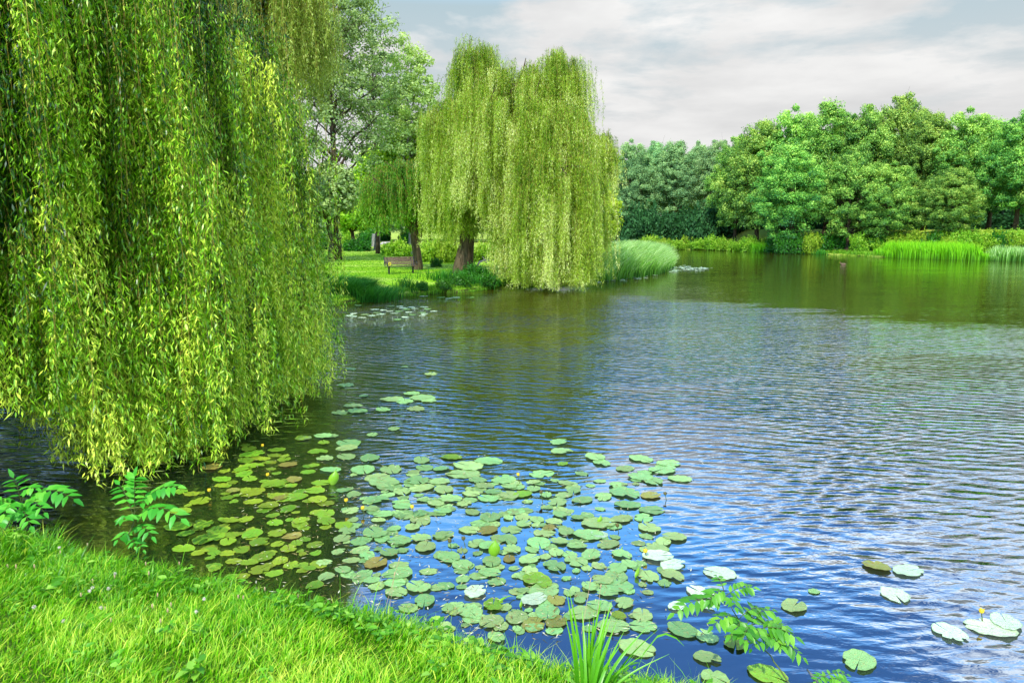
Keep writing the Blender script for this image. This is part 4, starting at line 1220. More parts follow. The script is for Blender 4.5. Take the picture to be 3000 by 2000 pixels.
pads = []   # (full px, py, width px, type, explicit label)
def crop(lst, ox, oy, sc, typ='g'):
    for e in lst:
        ty = e[3] if len(e) > 3 else typ
        lb = e[4] if len(e) > 4 else None
        pads.append((ox + e[0] / sc, oy + e[1] / sc, e[2] / sc, ty, lb))
B = [(125,152,110),(95,192,80,'y'),(240,195,160),(230,225,130),(60,245,120,'y'),(100,280,115),(225,275,120),(360,280,140),(135,345,125),(320,348,160),(480,345,155),
(75,422,110,'y'),(45,470,120,'y'),(400,392,150),(440,420,200),(470,447,160),(545,470,120),(60,520,120,'y'),(400,520,140),(545,555,115),(250,585,110),(360,570,110),(100,600,140,'y'),
(440,605,120),(410,637,90),(110,645,130,'y'),(657,293,118),(1040,297,165),(925,327,190),(830,275,125,'y'),(675,335,115),(768,343,95),(900,370,185),(1345,370,150),
(1445,188,125,'g','upper of the two pads floating apart beyond the middle of the big patch'),(1460,240,130,'g','lower of the two pads floating apart beyond the middle of the big patch'),(1655,275,145),(1690,308,120),(1465,312,80,'y','dull sunken pad below the two pads floating apart'),(635,410,150),(760,415,120),(660,450,160),
(785,462,140),(980,408,120),(1130,405,150),(1300,420,90),(1015,438,125),(1160,445,95),(1300,457,95),(1485,422,100),(1240,490,120,'y'),(1530,467,100),(940,483,110),(1160,495,130),
(1370,490,90),(1475,492,110),(1070,475,100),(1040,512,130),(820,515,150),(740,540,110),(900,540,100),(1435,535,130),(1580,522,130),(1700,500,130),(1820,482,190),(1915,283,155),
(1825,340,120),(2040,345,180),(2070,312,140),(1915,390,150),(1985,412,130),(2140,398,140),(1770,437,100),(1840,548,155),(1975,580,150),(1970,497,120,'b'),(1805,630,140),(1930,622,130),
(1965,682,150),(1610,607,90),(1450,605,100),(1550,622,80),(950,590,100),(1050,622,140),(1155,622,80),(1320,632,100),(1415,647,105),(1245,657,100),(1170,690,125),(1390,682,90,'b'),
(1360,710,130),(1485,705,110),(1610,722,180),(1680,718,110,'w'),(1670,655,200),(1040,695,130,'b'),(930,692,130),(780,585,110),(650,600,110),(650,635,160),(605,678,100),(500,685,90),
(390,712,165),(200,745,120),(300,760,120),(650,740,130),(780,722,130),(430,742,110),(530,757,140),(680,790,150),(210,665,120,'y'),(230,700,110),(1150,747,140),(1045,785,130),(1175,803,120),
(1330,765,160),(1450,760,110),(1550,785,120),(1430,820,110),(1630,838,140),(1540,762,90),(1730,772,150),(1805,835,130),(1850,887,110),(2010,845,180,'w'),(2045,762,110),(2000,797,150),
(2110,735,140),(2100,895,170,'w'),(1960,960,150),(2095,955,150),(812,847,160),(890,890,140),(1060,875,140),(1160,860,90,'b'),(1275,865,140),(1425,900,145),(1545,870,155),(1280,930,110),
(1045,938,135),(1090,990,110),(1320,985,200,'y'),(1780,912,140),(1775,962,160),(1700,985,120),(1780,1012,190),(1620,1020,110),(1720,1052,130),(1360,1040,220),(965,1050,165,'w'),
(1300,1093,170,'w'),(1430,1095,120,'b'),(1070,1125,140,'y'),(1380,1165,180),(935,1157,175),(1060,1220,155),(1205,1197,150),(640,1023,160),(675,1100,150),(525,895,120),(520,948,180),(500,1000,130),
(510,1048,140),(370,985,100),(805,1140,90),(580,1140,120),(1085,1310,120),(305,810,120),(345,845,115),(180,820,95),(255,868,105),(470,825,120),(395,885,150,'b','yellow-brown pad in front of the overlapping pads near the grass'),
(100,880,100),(205,925,105),(110,963,110),(45,1010,110,'y'),(15,915,80,'y'),(1565,1095,80),(1820,1115,140),(1680,1130,150),(1585,1170,180),(1790,1190,100,'y'),(1925,1185,150),(1930,1245,160),
(1755,1250,190),(1890,1370,220),(1300,1235,170,'b','sunken brown pad in clear water left of the iris clump'),(1430,1225,150,'b','brown-spotted pad in clear water beside the iris clump')]
crop(B, 900, 1200, 1.96)
A = [(1735,165,100),(1430,230,110),(1410,208,70),(1590,232,100),(1195,293,120),(1210,335,120,'b'),(1415,292,110),(1520,288,80),(1445,258,150),(1450,325,130),(1390,345,110),(1400,372,110),
(1275,405,120,'y','lime pad floating alone left of the dark-water patch'),(1570,432,150),(1650,317,110,'b'),(1435,402,100),(1690,403,110,'b'),(1450,475,150),(1340,468,80,'b'),(1590,500,110),(1455,530,110),(1545,555,120),(1700,505,150),(1610,512,90,'b'),
(1150,530,140),(1040,585,120),(1655,575,120),(1320,640,110),(1410,630,100),(1025,675,160),(1170,662,130),(1065,712,100),(1250,708,130),(1170,745,150),(1240,738,130),(1330,725,100),
(1450,715,140),(1310,765,110),(1580,655,110),(1590,710,120),(1490,765,130),(1680,730,110,'b'),(1055,800,140),(1150,827,100),(1230,825,90),(1205,860,60),(1658,803,110),
(1345,875,100),(1430,885,110),(1510,850,150),(1610,870,110),(1490,925,130),(1720,640,100)]
crop(A, 0, 1200, 1.96, 'y')
C = [(410,940,190,'w','ragged pale pad behind the top of the leafy sapling at lower right'),(300,1055,170,'w','pale pad touching the left side of the sapling at lower right'),(165,1130,120,'w','pale pad under the left leaves of the sapling at lower right'),(330,1130,110,'w','pale pad under the middle of the sapling at lower right'),
(195,1268,190,'g','green pad right of the iris clump'),(335,1305,150,'g','green pad overlapping beside the dark reflection of the sapling'),(500,1340,170,'y','olive pad tucked under the sapling at lower right'),(335,1428,160,'g','notched green pad just above the grass right of the iris'),
(680,1520,230,'y','olive pad at the foot of the sapling at lower right'),(380,1545,170,'g','green pad half behind the grass tip at lower right'),(835,1132,165,'g','small oval green pad alone right of the sapling'),(950,1045,70,'g','tiny curled pad alone in open water right of the sapling'),
(1488,930,180,'w','round pale pad floating highest of the lone right-hand pads'),(1415,1065,185,'w','heart-shaped pale pad below the round pale one'),(1310,905,160,'b','decayed brown pad beside the round pale pad'),(1730,1285,210,'w','pointed pale pad left of the pale pair at the right edge'),
(1970,1260,270,'w','wide pale pad of the pair at the right edge, the lower one'),(2050,1225,200,'w','pale pad of the pair at the right edge, the upper one'),(1210,1443,230,'g','large round green pad alone near the bottom right')]
crop(C, 1900, 1200, 1.96)
Dl = [(780,948,45),(820,945,50),(900,918,55),(930,922,50),(970,915,60),(955,940,50),(880,942,40),(835,910,25),(905,985,36),(855,1000,30),(795,885,45),(812,932,45),(990,860,36),(930,843,20),(805,848,30),(742,1002,44),(700,1007,40),(945,905,40),(985,922,36)]
crop(Dl, 0, 0, 0.784)
E = [(720,1165),(540,1205),(300,1252),(430,1262),(610,1262),(700,1225),(820,1226),(830,1170),(960,1180),(900,1206),(1000,1195),(1110,1175),(1150,1200),(940,1237),(760,1248),(980,1266),(1090,1274),(1110,1254),(1080,1242),(1220,1225),(890,1294),(800,1320),(390,1297),(290,1288),(350,1156),(240,1274),(500,1276),(1300,1066),(1400,1076),(1470,1068),(1640,1066),(1100,1052),(640,1212),(570,1240),(870,1190)]
crop([(a, b, 105 if i != 4 else 125, 'w' if i % 3 else 'g') for i, (a, b) in enumerate(E)], 960, 600, 3.92)

r_ = np.random.default_rng(77)
def region(px, py):
    if py < 960: return 'far cluster below the bench', 'pads of the far cluster below the bench'
    if py < 1240 and px < 1300: return 'loose group beside the near willow', 'pads of the loose group beside the near willow'
    if px < 860 and py >= 1240: return 'dark water under the willow', 'pads on the dark water under the huge willow'
    if px > 1800 and py < 1560: return 'right fringe of the patch', 'pads of the right fringe of the big patch'
    if py < 1430: return 'rippled upper part of the patch', 'pads in the upper part of the big patch'
    if py < 1640: return 'dense middle of the patch', 'pads in the dense middle of the big patch'
    if px < 1350: return 'patch edge nearest the bank', 'pads closest to the grassy bank'
    return 'blue water behind the iris', 'pads on the blue water around the iris clump'
print('nb', sum(p[3] == 'b' for p in pads))
colname = {'g': 'green oval lily pad', 'y': 'lime green lily pad', 'b': 'brown decaying lily pad', 'w': 'pale sunlit lily pad'}
print('PADS', len(pads))
for i, (px, py, wd, ty, lb) in enumerate(pads):
    g = at(px, py)
    dist = g[1] * cos(PITCH) + (CAM[2]) * sin(PITCH)
    size = wd * dist / F * 0.97
    k = int(r_.integers(0, 7))
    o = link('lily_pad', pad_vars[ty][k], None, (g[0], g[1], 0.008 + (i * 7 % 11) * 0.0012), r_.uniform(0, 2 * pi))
    o.scale = (size, size, size * 0.9)
    o.rotation_euler[0] = r_.normal() * 0.018; o.rotation_euler[1] = r_.normal() * 0.018
    where, grp = region(px, py)
    if lb is None:
        cond = '' if k < 3 else ('with torn rim ' if k < 5 else 'with ragged notched rim ')
        lb = f'{colname[ty]} {cond}in the {where}'
        tag(o, lb, 'lily pad', f'{colname[ty]}s {cond}in the {where}')
    else:
        tag(o, lb, 'lily pad', 'distinct single lily pads')

# far scattered pads by the reed point: uncountable mass
vs, fs, nn = [], [], 0
v0, f0, rim0 = pad_mesh(900)
rims = []
for k in range(230):
    if k < 160:
        u = r_.random(); px = 1880 + 190 * u + r_.normal() * 12; py = 790 + r_.normal() * 9 * (1.1 - u) - 4 * u
    else:
        px = r_.uniform(1650, 1900); py = 828 - (px - 1650) * 0.06 + r_.normal() * 3
    g = at(px, py)
    if shore_d([g[0]], [g[1]])[0] > -0.15: continue
    s = r_.uniform(0.22, 0.42)
    a = r_.uniform(0, 6.28); M = np.array([[cos(a), -sin(a)], [sin(a), cos(a)]])
    v = v0.copy() * s; v[:, :2] = v[:, :2] @ M.T; v += np.array([g[0], g[1], 0.01 + (k % 7) * 0.002])
    vs.append(v); fs.append(f0[0] + nn); nn += len(v); rims.append(rim0)
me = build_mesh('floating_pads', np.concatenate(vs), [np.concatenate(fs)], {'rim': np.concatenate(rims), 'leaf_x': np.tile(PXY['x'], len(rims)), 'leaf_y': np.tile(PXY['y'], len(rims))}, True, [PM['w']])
tag(link('floating_pads', me), 'glittering mass of tiny far lily pads around the reed point', 'lily pads', kind='stuff')

# filler: smaller pads under and between the big ones, past the 300 counted one by one
def filler(name, mat, regions, label):
    vs, fs, nn, at_ = [], [], 0, []
    for (xa, xb, ya, yb, cnt, smin, smax) in regions:
        for k in range(cnt):
            px = r_.uniform(xa, xb); py = r_.uniform(ya, yb)
            g = at(px, py)
            if shore_d([g[0]], [g[1]])[0] > -0.1: continue
            v0, f0, rim0 = fill_meshes[int(r_.integers(0, 5))]
            s_ = r_.uniform(smin, smax); a = r_.uniform(0, 6.28); M = np.array([[cos(a), -sin(a)], [sin(a), cos(a)]])
            v = v0 * s_; v = v.copy(); v[:, :2] = v[:, :2] @ M.T; v += np.array([g[0], g[1], 0.004 + (k % 5) * 0.0008])
            vs.append(v); fs.append(f0[0] + nn); nn += len(v); at_.append((rim0, v0[:, 0], v0[:, 1]))
    me = build_mesh(name, np.concatenate(vs), [np.concatenate(fs)], {'rim': np.concatenate([a[0] for a in at_]), 'leaf_x': np.concatenate([a[1] for a in at_]), 'leaf_y': np.concatenate([a[2] for a in at_])}, True, [mat])
    tag(link(name, me), label, 'lily pads', kind='stuff')
fill_meshes = [pad_mesh(700 + i, i) for i in range(5)]
filler('small_pads', PM['y'], [(520, 960, 1330, 1560, 70, .10, .22), (600, 960, 1560, 1690, 34, .08, .18)], 'small lime and brown pads filling gaps on the dark water')
filler('small_pads', PM['g'], [(1000, 1900, 1380, 1560, 110, .10, .22), (980, 1950, 1560, 1720, 90, .08, .18), (1250, 1900, 1720, 1850, 45, .07, .16)], 'small green pads filling gaps in the big patch')

# floating litter: narrow fallen willow leaves between pads
n = 1500
px = r_.uniform(700, 2150, n); py = r_.uniform(1330, 1880, n)
Pp = np.array([at(a, b, 0.0) for a, b in zip(px, py)])
ok = (shore_d(Pp[:, 0], Pp[:, 1]) < -0.05) & (py < 1930) & (r_.random(n) < np.where(px > 1900, 0.25, 1))
Pp = Pp[ok]; n = len(Pp); Pp[:, 2] = r_.uniform(0.026, 0.032, n)
a = r_.uniform(0, 2 * pi, n)
v, f = quads_leaf(Pp, np.stack([np.cos(a), np.sin(a), 0 * a], 1), np.tile([[0, 0, 1.0]], (n, 1)), r_.uniform(0.025, 0.08, n), r_.uniform(0.006, 0.013, n))
M_litter = foliage('fallen_leaf', (0.20, 0.12, 0.02), (0.5, 0.42, 0.14), (0.75, 0.72, 0.45), 0.1, 0.5, 0.3, 4, 0.6)
me = build_mesh('fallen_leaves', v, [f], {'shade': np.repeat(r_.random(n), 4)}, False, [M_litter])
tag(link('fallen_leaves', me), 'narrow fallen willow leaves littering the lily pads and water', 'leaves', kind='stuff')

# upright rolled leaves
M_roll = foliage('rolled_leaf', (0.10, 0.28, 0.01), (0.22, 0.48, 0.02), (0.45, 0.65, 0.04), 0.25, 0.35, 0.5, 6, 0.4)
for k, (px, py, hpx, lean_, lb) in enumerate([(1447, 1628, 52, 0.1, 'upright rolled lily leaf at the centre of the big patch'),
        (975, 1418, 45, 0.25, 'upright folded lily leaf at the left of the big patch'), (1755, 1530, 22, 0.3, 'short dark rolled leaf near the right of the big patch'),
        (1465, 1765, 30, 1.6, 'thick curled lily leaf lying near the bank'), (1862, 1690, 28, 0.6, 'dark folded lily leaf at the right of the big patch'),
        (1525, 1778, 20, 0.2, 'small rolled lily leaf near the bank'), (1820, 1610, 12, 1.4, 'low yellow-green rolled leaf right of the patch centre')]):
    g = at(px, py); hgt = hpx * g[1] / F * 1.1
    mb = MB()
    tt = np.linspace(0, 1, 10)
    cen = np.stack([lean_ * hgt * tt ** 1.4, 0 * tt, hgt * (tt if lean_ < 1 else 0.35 * np.sin(tt * 3) + 0.1)], 1)
    na = 9
    wdt = hgt * 0.30 * np.sin(np.clip(tt * 1.05 + 0.12, 0, 1) * pi) ** 0.8 + 0.004
    V_ = []
    for q_ in range(10):
        an = np.linspace(-2.3 + 1.2 * (1 - tt[q_]), 2.3 - 1.2 * (1 - tt[q_]), na)
        V_.append(cen[q_] + np.stack([np.sin(an) * wdt[q_], -np.cos(an) * wdt[q_] * 0.6, 0 * an], 1))
    V_ = np.concatenate(V_)
    i = np.arange(9)[:, None] * na; j = np.arange(na - 1)[None]
    mb.add(V_, np.stack([i + j, i + j + 1, i + na + j + 1, i + na + j], -1).reshape(-1, 4), 0.5)
    o = link('rolled_leaf', mb.mesh('rolled_leaf', M_roll, True), None, (g[0], g[1], 0.0), 0.2 * k)
    tag(o, lb, 'leaf', 'rolled lily leaves')

# yellow pond-lily buds
M_yel = plain('yellow_petal', (0.85, 0.62, 0.02), 0.45, 0.4, (0.75, 0.45, 0.02), 60)
M_stem = plain('pad_stem', (0.10, 0.16, 0.02), 0.5, 0.4, (0.06, 0.08, 0.02), 30)
M_dk = plain('withered_bud', (0.08, 0.07, 0.02), 0.6, 0.3, (0.16, 0.14, 0.03), 60)
buds = [(614, 1440, 'y', 'yellow pond-lily bud alone on dark water below the willow'), (785, 1398, 'y', 'yellow bud left of the folded upright leaf'), (1015, 1480, 'y', 'yellow bud near the left notch of the big patch'),
        (1063, 1493, 'y', 'yellow bud between overlapping pads left of centre'), (1208, 1495, 'y', 'yellow bud in the gap above the blue water'), (1518, 1402, 'y', 'yellow bud at the upper middle of the big patch'),
        (1890, 1622, 'y', 'yellow bud beside the pale pads at the right of the patch'), (2872, 1808, 'y', 'yellow bud on the pale pad pair at the right edge'), (1585, 1455, 'd', 'dark withered bud in the upper patch'),
        (1948, 1450, 'd', 'dark withered bud on glittering water right of the patch'), (1358, 1590, 'd', 'dark withered bud over blue water left of the rolled leaf'), (1318, 1603, 'd', 'withered bud on the pad left of centre'), (1808, 1545, 'd', 'withered bud on the heart-shaped pad'), (770, 1310, 'y', 'yellow bud just off the willow curtain')]
for k, (px, py, ty, lb) in enumerate(buds):
    g = at(px, py + 14)
    root = empty('lily_bud', (g[0], g[1], 0), lb, 'flower', 'pond-lily buds')
    mb = MB(); h_ = 0.07 + 0.02 * (k % 3)
    tt = np.linspace(0, 1, 6)[:, None]
    mb.tube(np.array([0.03, 0, -0.05]) * (1 - tt) + np.array([0, 0, h_]) * tt, 0.004, 6)
    link('stem', mb.mesh('stem', M_stem, True), root)
    mb = MB()
    tt = np.linspace(0, 1, 8)
    mb.tube(np.stack([0 * tt, 0 * tt, h_ - 0.005 + 0.036 * tt], 1), 0.019 * np.sin(np.clip(tt * 0.85 + 0.12, 0, 1) * pi) ** 0.6 + 0.002, 10)
    for q_ in range(5):
        an = q_ * 2 * pi / 5
        pp = np.array([[cos(an) * 0.012, sin(an) * 0.012, h_]]); dd_ = np.array([[cos(an) * .7, sin(an) * .7, 1.0]])
        v, f = fold_leaf(pp, dd_, np.array([[-cos(an), -sin(an), .5]]), 0.032, 0.024, 0.1, -0.3)
        mb.add(v, f)
    link('bloom', mb.mesh('bloom', M_yel if ty == 'y' else M_dk, True), root)

# ------------------------------------------------------------------ saplings with pinnate leaves
def sapling(base, stems, mat, label, seed, leafscale=1.0, name='sapling', foot=None):
    """stems: list of lists of tip points for rachises: each (start, end, droop)"""
    r = np.random.default_rng(seed)
    root = empty(name, base, label, 'sapling', 'leafy saplings on the near bank')
    b = np.array(base)
    ms = MB()
    Ps, Ds, Ns, Ls = [], [], [], []
    for (p0, p1, rad) in stems['wood']:
        pts = limb(np.array(p0) - b, np.array(p1) - b, 0.05, 8, 0.10)
        ms.tube(pts, np.linspace(rad, rad * 0.5, 8), 6)
    for (p0, p1, nlf, ll) in stems['fronds']:
        p0 = np.array(p0) - b; p1 = np.array(p1) - b
        L = np.linalg.norm(p1 - p0)
        tt = np.linspace(0, 1, 12)[:, None]
        arch = np.array([0, 0, 1.0]) * L * 0.16 * np.sin(tt * pi)
        pts = p0 + (p1 - p0) * tt + arch
        ms.tube(pts, np.linspace(0.0035, 0.0015, 12), 5, False)
        for k in range(nlf + 1):
            s = 0.18 + 0.82 * k / nlf
            q_ = np.array([np.interp(s, tt[:, 0], pts[:, i]) for i in range(3)])
            tg = unit(np.array([np.interp(min(s + .05, 1), tt[:, 0], pts[:, i]) for i in range(3)]) - np.array([np.interp(s - .05, tt[:, 0], pts[:, i]) for i in range(3)]))
            up = np.array([0, -0.35, 1.0]); side = unit(np.cross(tg, up))
            size = ll * (0.7 + 0.5 * sin(min(s, 1) * pi * 0.85)) * leafscale
            if k == nlf:
                Ps.append(q_); Ds.append(tg); Ns.append(up); Ls.append(size)
            else:
                for sg in (-1, 1):
                    Ps.append(q_); Ds.append(unit(side * sg + tg * 0.55 + r.normal(size=3) * 0.10 - np.array([0, 0, 0.22]))); Ns.append(up + r.normal(size=3) * 0.2); Ls.append(size * r.uniform(.85, 1.1))
    Ps, Ds, Ns, Ls = map(np.array, (Ps, Ds, Ns, Ls))
    v, f = fold_leaf(Ps, Ds, Ns, Ls * 1.15 * r.uniform(0.8, 1.15, len(Ls)), Ls * 0.50, 0.12, 0.22)
    link('stem', ms.mesh('stem', M_stem, True), root)
    link('leaves', build_mesh('leaves', v, f, {'shade': np.repeat(r.normal(size=len(Ps)) * 0.14 + 0.5, 8)}, False, [mat]), root)
    return root

def PX(px, py, Y): return atY(px, py, Y)
# centre-left sapling at (430, 1600)
Y = 7.15
b0 = PX(372, 1625, 7.0); b0[2] = 0.12
sapling(b0, dict(wood=[(b0, PX(392, 1530, Y), 0.008), (PX(392, 1530, Y), PX(402, 1455, Y + .05), 0.005)],
    fronds=[(PX(395, 1500, Y), PX(395, 1395, Y), 7, 0.115), (PX(396, 1500, Y), PX(520, 1425, Y - .1), 8, 0.11), (PX(393, 1520, Y), PX(530, 1518, Y - .35), 7, 0.12),
            (PX(390, 1550, Y), PX(445, 1570, Y - .3), 5, 0.08), (PX(385, 1560, Y), PX(345, 1580, Y - .2), 5, 0.08), (PX(390, 1510, Y), PX(350, 1420, Y + .1), 5, 0.10), (PX(392, 1530, Y), PX(360, 1520, Y - .3), 4, 0.09),
            (PX(385, 1590, Y), PX(420, 1610, Y - .2), 4, 0.06), (PX(380, 1590, Y), PX(395, 1600, Y - .3), 4, 0.06)]), M_sapd, 'blue-green sapling leaning over dark water just below the willow curtain', 61)
Y = 7.6
b0 = PX(20, 1600, 7.2); b0[2] = 0.15
sapling(b0, dict(wood=[(b0, PX(60, 1490, Y), 0.008), (PX(60, 1490, Y), PX(75, 1430, Y + .05), 0.005)],
    fronds=[(PX(65, 1480, Y), PX(215, 1460, Y - .3), 8, 0.125), (PX(62, 1470, Y), PX(40, 1400, Y), 5, 0.10), (PX(68, 1450, Y), PX(105, 1430, Y - .1), 4, 0.09),
            (PX(60, 1490, Y), PX(-40, 1470, Y - .2), 7, 0.12), (PX(50, 1510, Y), PX(90, 1540, Y - .5), 7, 0.11), (PX(45, 1510, Y), PX(-10, 1545, Y - .4), 6, 0.11), (PX(60, 1490, Y), PX(10, 1505, Y - .5), 6, 0.11), (PX(60, 1500, Y), PX(130, 1500, Y - .5), 6, 0.09)]), M_sapd, 'leafy sapling at the left picture edge above the grass', 62)
# right-bottom sapling
Y = 4.9
b0 = PX(2300, 1990, Y - .1); b0[2] = 0.0
b0 = at(2330, 2030, 0.0)
kk = lambda px, py, dy=0: PX(1900 + px / 1.96, 1200 + py / 1.96, Y + dy)
sapling(b0, dict(wood=[(b0, kk(640, 1340), 0.008), (kk(640, 1340), kk(520, 1210, .1), 0.006), (kk(520, 1210, .1), kk(440, 1080, .15), 0.005), (kk(440, 1080, .15), kk(425, 990, .15), 0.003), (kk(560, 1240), kk(680, 1230, .05), 0.004)],
    fronds=[(kk(450, 1110), kk(150, 1165, -.15), 8, 0.075), (kk(440, 1070), kk(600, 1020, 0), 6, 0.065), (kk(430, 1030), kk(390, 955, .1), 3, 0.05), (kk(435, 1040), kk(350, 1090, -.1), 4, 0.07),
            (kk(500, 1190), kk(370, 1240, -.15), 5, 0.07), (kk(520, 1200), kk(640, 1140, .1), 4, 0.075), (kk(560, 1230), kk(710, 1150, .1), 5, 0.075), (kk(560, 1240), kk(560, 1320, -.25), 4, 0.08),
            (kk(620, 1260), kk(840, 1300, -.1), 7, 0.075), (kk(640, 1300), kk(885, 1420, -.1), 7, 0.07), (kk(600, 1280), kk(540, 1310, -.3), 4, 0.07), (kk(660, 1250), kk(780, 1240, 0), 5, 0.07),
            (kk(640, 1340), kk(590, 1370, -.2), 3, 0.05), (kk(540, 1220), kk(500, 1280, -.2), 3, 0.07), (kk(450, 1090), kk(500, 1130, -.2), 4, 0.06), (kk(600, 1260), kk(650, 1330, -.25), 4, 0.07), (kk(570, 1250), kk(470, 1290, -.2), 4, 0.07), (kk(590, 1240), kk(620, 1180, .1), 3, 0.07), (kk(640, 1290), kk(760, 1350, -.15), 5, 0.07), (kk(530, 1215), kk(430, 1225, 0), 4, 0.06)]),
    M_sap, 'leafy green sapling rising from the water at the lower right', 63)
b0 = at(2330, 2020, 0.05)
sapling(b0, dict(wood=[(b0, PX(2440, 1985, 4.3), 0.004)],
    fronds=[(PX(2400, 1990, 4.3), PX(2480, 1975, 4.3), 5, 0.045), (PX(2420, 1985, 4.3), PX(2390, 1995, 4.2), 4, 0.04), (PX(2430, 1990, 4.3), PX(2470, 2000, 4.2), 4, 0.05)]), M_sap, 'tiny yellow-green sprig cut by the bottom edge at the lower right', 64)
# dead stick leaning out
mb = MB()
pp = np.array([PX(2365, 1960, 4.4), PX(2385, 1985, 4.3), PX(2410, 2030, 4.2)]); mb.tube(pp - pp[2], [0.006, 0.011, 0.013], 7)
tag(link('stick', mb.mesh('stick', M_barkg, True), None, pp[2]), 'broken grey-brown stick poking up at the bottom edge', 'stick')

# ------------------------------------------------------------------ iris clump
def blade_strip(mb, p0, tip, w0, arch=0.0, fold=0.0, side=None, n=12):
    p0 = np.array(p0); tip = np.array(tip)
    tt = np.linspace(0, 1, n)
    L = np.linalg.norm(tip - p0)
    pts = p0 + (tip - p0) * (tt ** 1.0)[:, None]
    out = (tip - p0) * np.array([1, 1, 0])
    pts -= out * (np.sin(tt * pi) * 0.22)[:, None]
    pts[:, 2] += np.sin(tt * pi) * arch * L
    sd = side if side is not None else np.array([1.0, 0.25, 0])
    sd = sd / np.linalg.norm(sd)
    ww = w0 * (1 - tt ** 2.6) * 0.5 + 0.0006
    nrm = np.array([-sd[1], sd[0], 0])
    v = np.stack([pts - sd * ww[:, None], pts + nrm * (ww * 0.35)[:, None], pts + sd * ww[:, None]], 1).reshape(-1, 3)
    i = np.arange(n - 1)[:, None] * 3
    q_ = np.concatenate([i + np.array([[0, 1, 4, 3]]), i + np.array([[1, 2, 5, 4]])])
    mb.add(v, q_, np.repeat(0.2 + 0.6 * tt, 3) + random.uniform(-.12, .12))
Yi = 4.35
ci = lambda x, y, dy=0: PX(900 + x / 1.96, 1200 + y / 1.96, Yi + dy)
def ground_pt(px, Y):
    x = (px - 1500) / F * Y
    p_ = atY(px, 1000, Y); p_[2] = max(hz(p_[0], Y), 0.0); return p_
r5 = np.random.default_rng(5)
root_p = ground_pt(1760, Yi)
root = empty('iris_clump', root_p, 'tall clump of sword-shaped iris leaves at the water edge, bottom centre', 'plant', 'irises on the near bank')
tips = [(1490, 1045, .05), (1505, 1040, 0), (1600, 1260, .1), (1690, 1080, .1), (1750, 1095, 0), (1745, 1180, .1), (1650, 1160, -.05), (1820, 1270, .1), (1905, 1300, 0), (1960, 1240, -.1), (2025, 1250, 0), (1860, 1360, .1), (1560, 1330, .1),
        (1620, 1200, -.1), (1700, 1240, 0), (1780, 1200, 0), (1530, 1250, 0), (1580, 1150, 0.1), (1800, 1350, -.1), (1940, 1400, -.1), (2080, 1400, 0), (1670, 1300, -.1), (1640, 1240, .1), (1715, 1150, .05), (1735, 1300, -.1), (1480, 1180, 0)]
for k, (x, y, dy) in enumerate(tips):
    mb = MB()
    bp = ground_pt(1715 + (x - 1480) / 600 * 85 + r5.normal() * 8, Yi - 0.12 + r5.uniform(-.1, .08)); bp[2] -= 0.03
    blade_strip(mb, bp - root_p, ci(x, y, dy) - root_p, r5.uniform(0.018, 0.030), 0.02, side=np.array([1, r5.normal() * .5, 0]))
    link('leaf', mb.mesh('leaf', M_iris), root)
mb = MB()   # kinked leaf bending over to the right
pts = np.array([ground_pt(1860, Yi), ci(1930, 1400), ci(2010, 1300), ci(2060, 1285), ci(2120, 1310), ci(2165, 1355)]) - root_p
sd = np.array([0.25, 0.3, 0.9]); ww = np.array([.011, .011, .010, .008, .005, .001])
v = np.stack([pts - sd * ww[:, None] * .8, pts + sd * ww[:, None] * .8], 1).reshape(-1, 3)
i = np.arange(5)[:, None] * 2
mb.add(v, i + np.array([[0, 1, 3, 2]]), 0.6)
link('leaf', mb.mesh('leaf', M_iris), root)

# plantain heads and grass stalks: individual things
M_head = plain('plantain_head', (0.40, 0.24, 0.10), 0.8, 0.2, (0.62, 0.50, 0.30), 90)
M_white = plain('clover_white', (0.80, 0.76, 0.66), 0.8, 0.2, (0.60, 0.50, 0.38), 90)
M_stalk = plain('flower_stalk', (0.16, 0.30, 0.04), 0.6, 0.3, (0.25, 0.24, 0.06), 30)
hds = [(98, 905, 's'), (12, 905, 's'), (195, 905, 's'), (697, 940, 'c'), (830, 890, 's'), (850, 945, 's'), (640, 1000, 'c'), (628, 1025, 'c'), (540, 990, 's'), (632, 965, 's'), (487, 1040, 'c'), (243, 1130, 'c'), (680, 1150, 's'), (610, 1135, 'c'),
       (900, 1070, 's'), (1012, 1125, 's'), (918, 1135, 's'), (970, 1160, 's'), (925, 1220, 's'), (1133, 1158, 'c'), (607, 1215, 's'), (550, 1020, 'c'), (415, 1210, 'c'), (1162, 1085, 'c'), (1410, 1085, 's'), (1535, 1035, 's'), (1705, 1075, 's'), (330, 825, 's'), (500, 780, 's'), (352, 790, 'c'), (472, 1070, 's'), (1340, 1080, 's'), (1040, 888, 's')]
def terrain_hit(px, py):
    d = ray(px, py)
    ts = np.linspace(2, 14, 700) / d[1]
    pts = CAM + d * ts[:, None]
    hh = height(pts[:, 0], pts[:, 1])
    i = np.argmax(pts[:, 2] <= np.maximum(hh, 0))
    return pts[i]
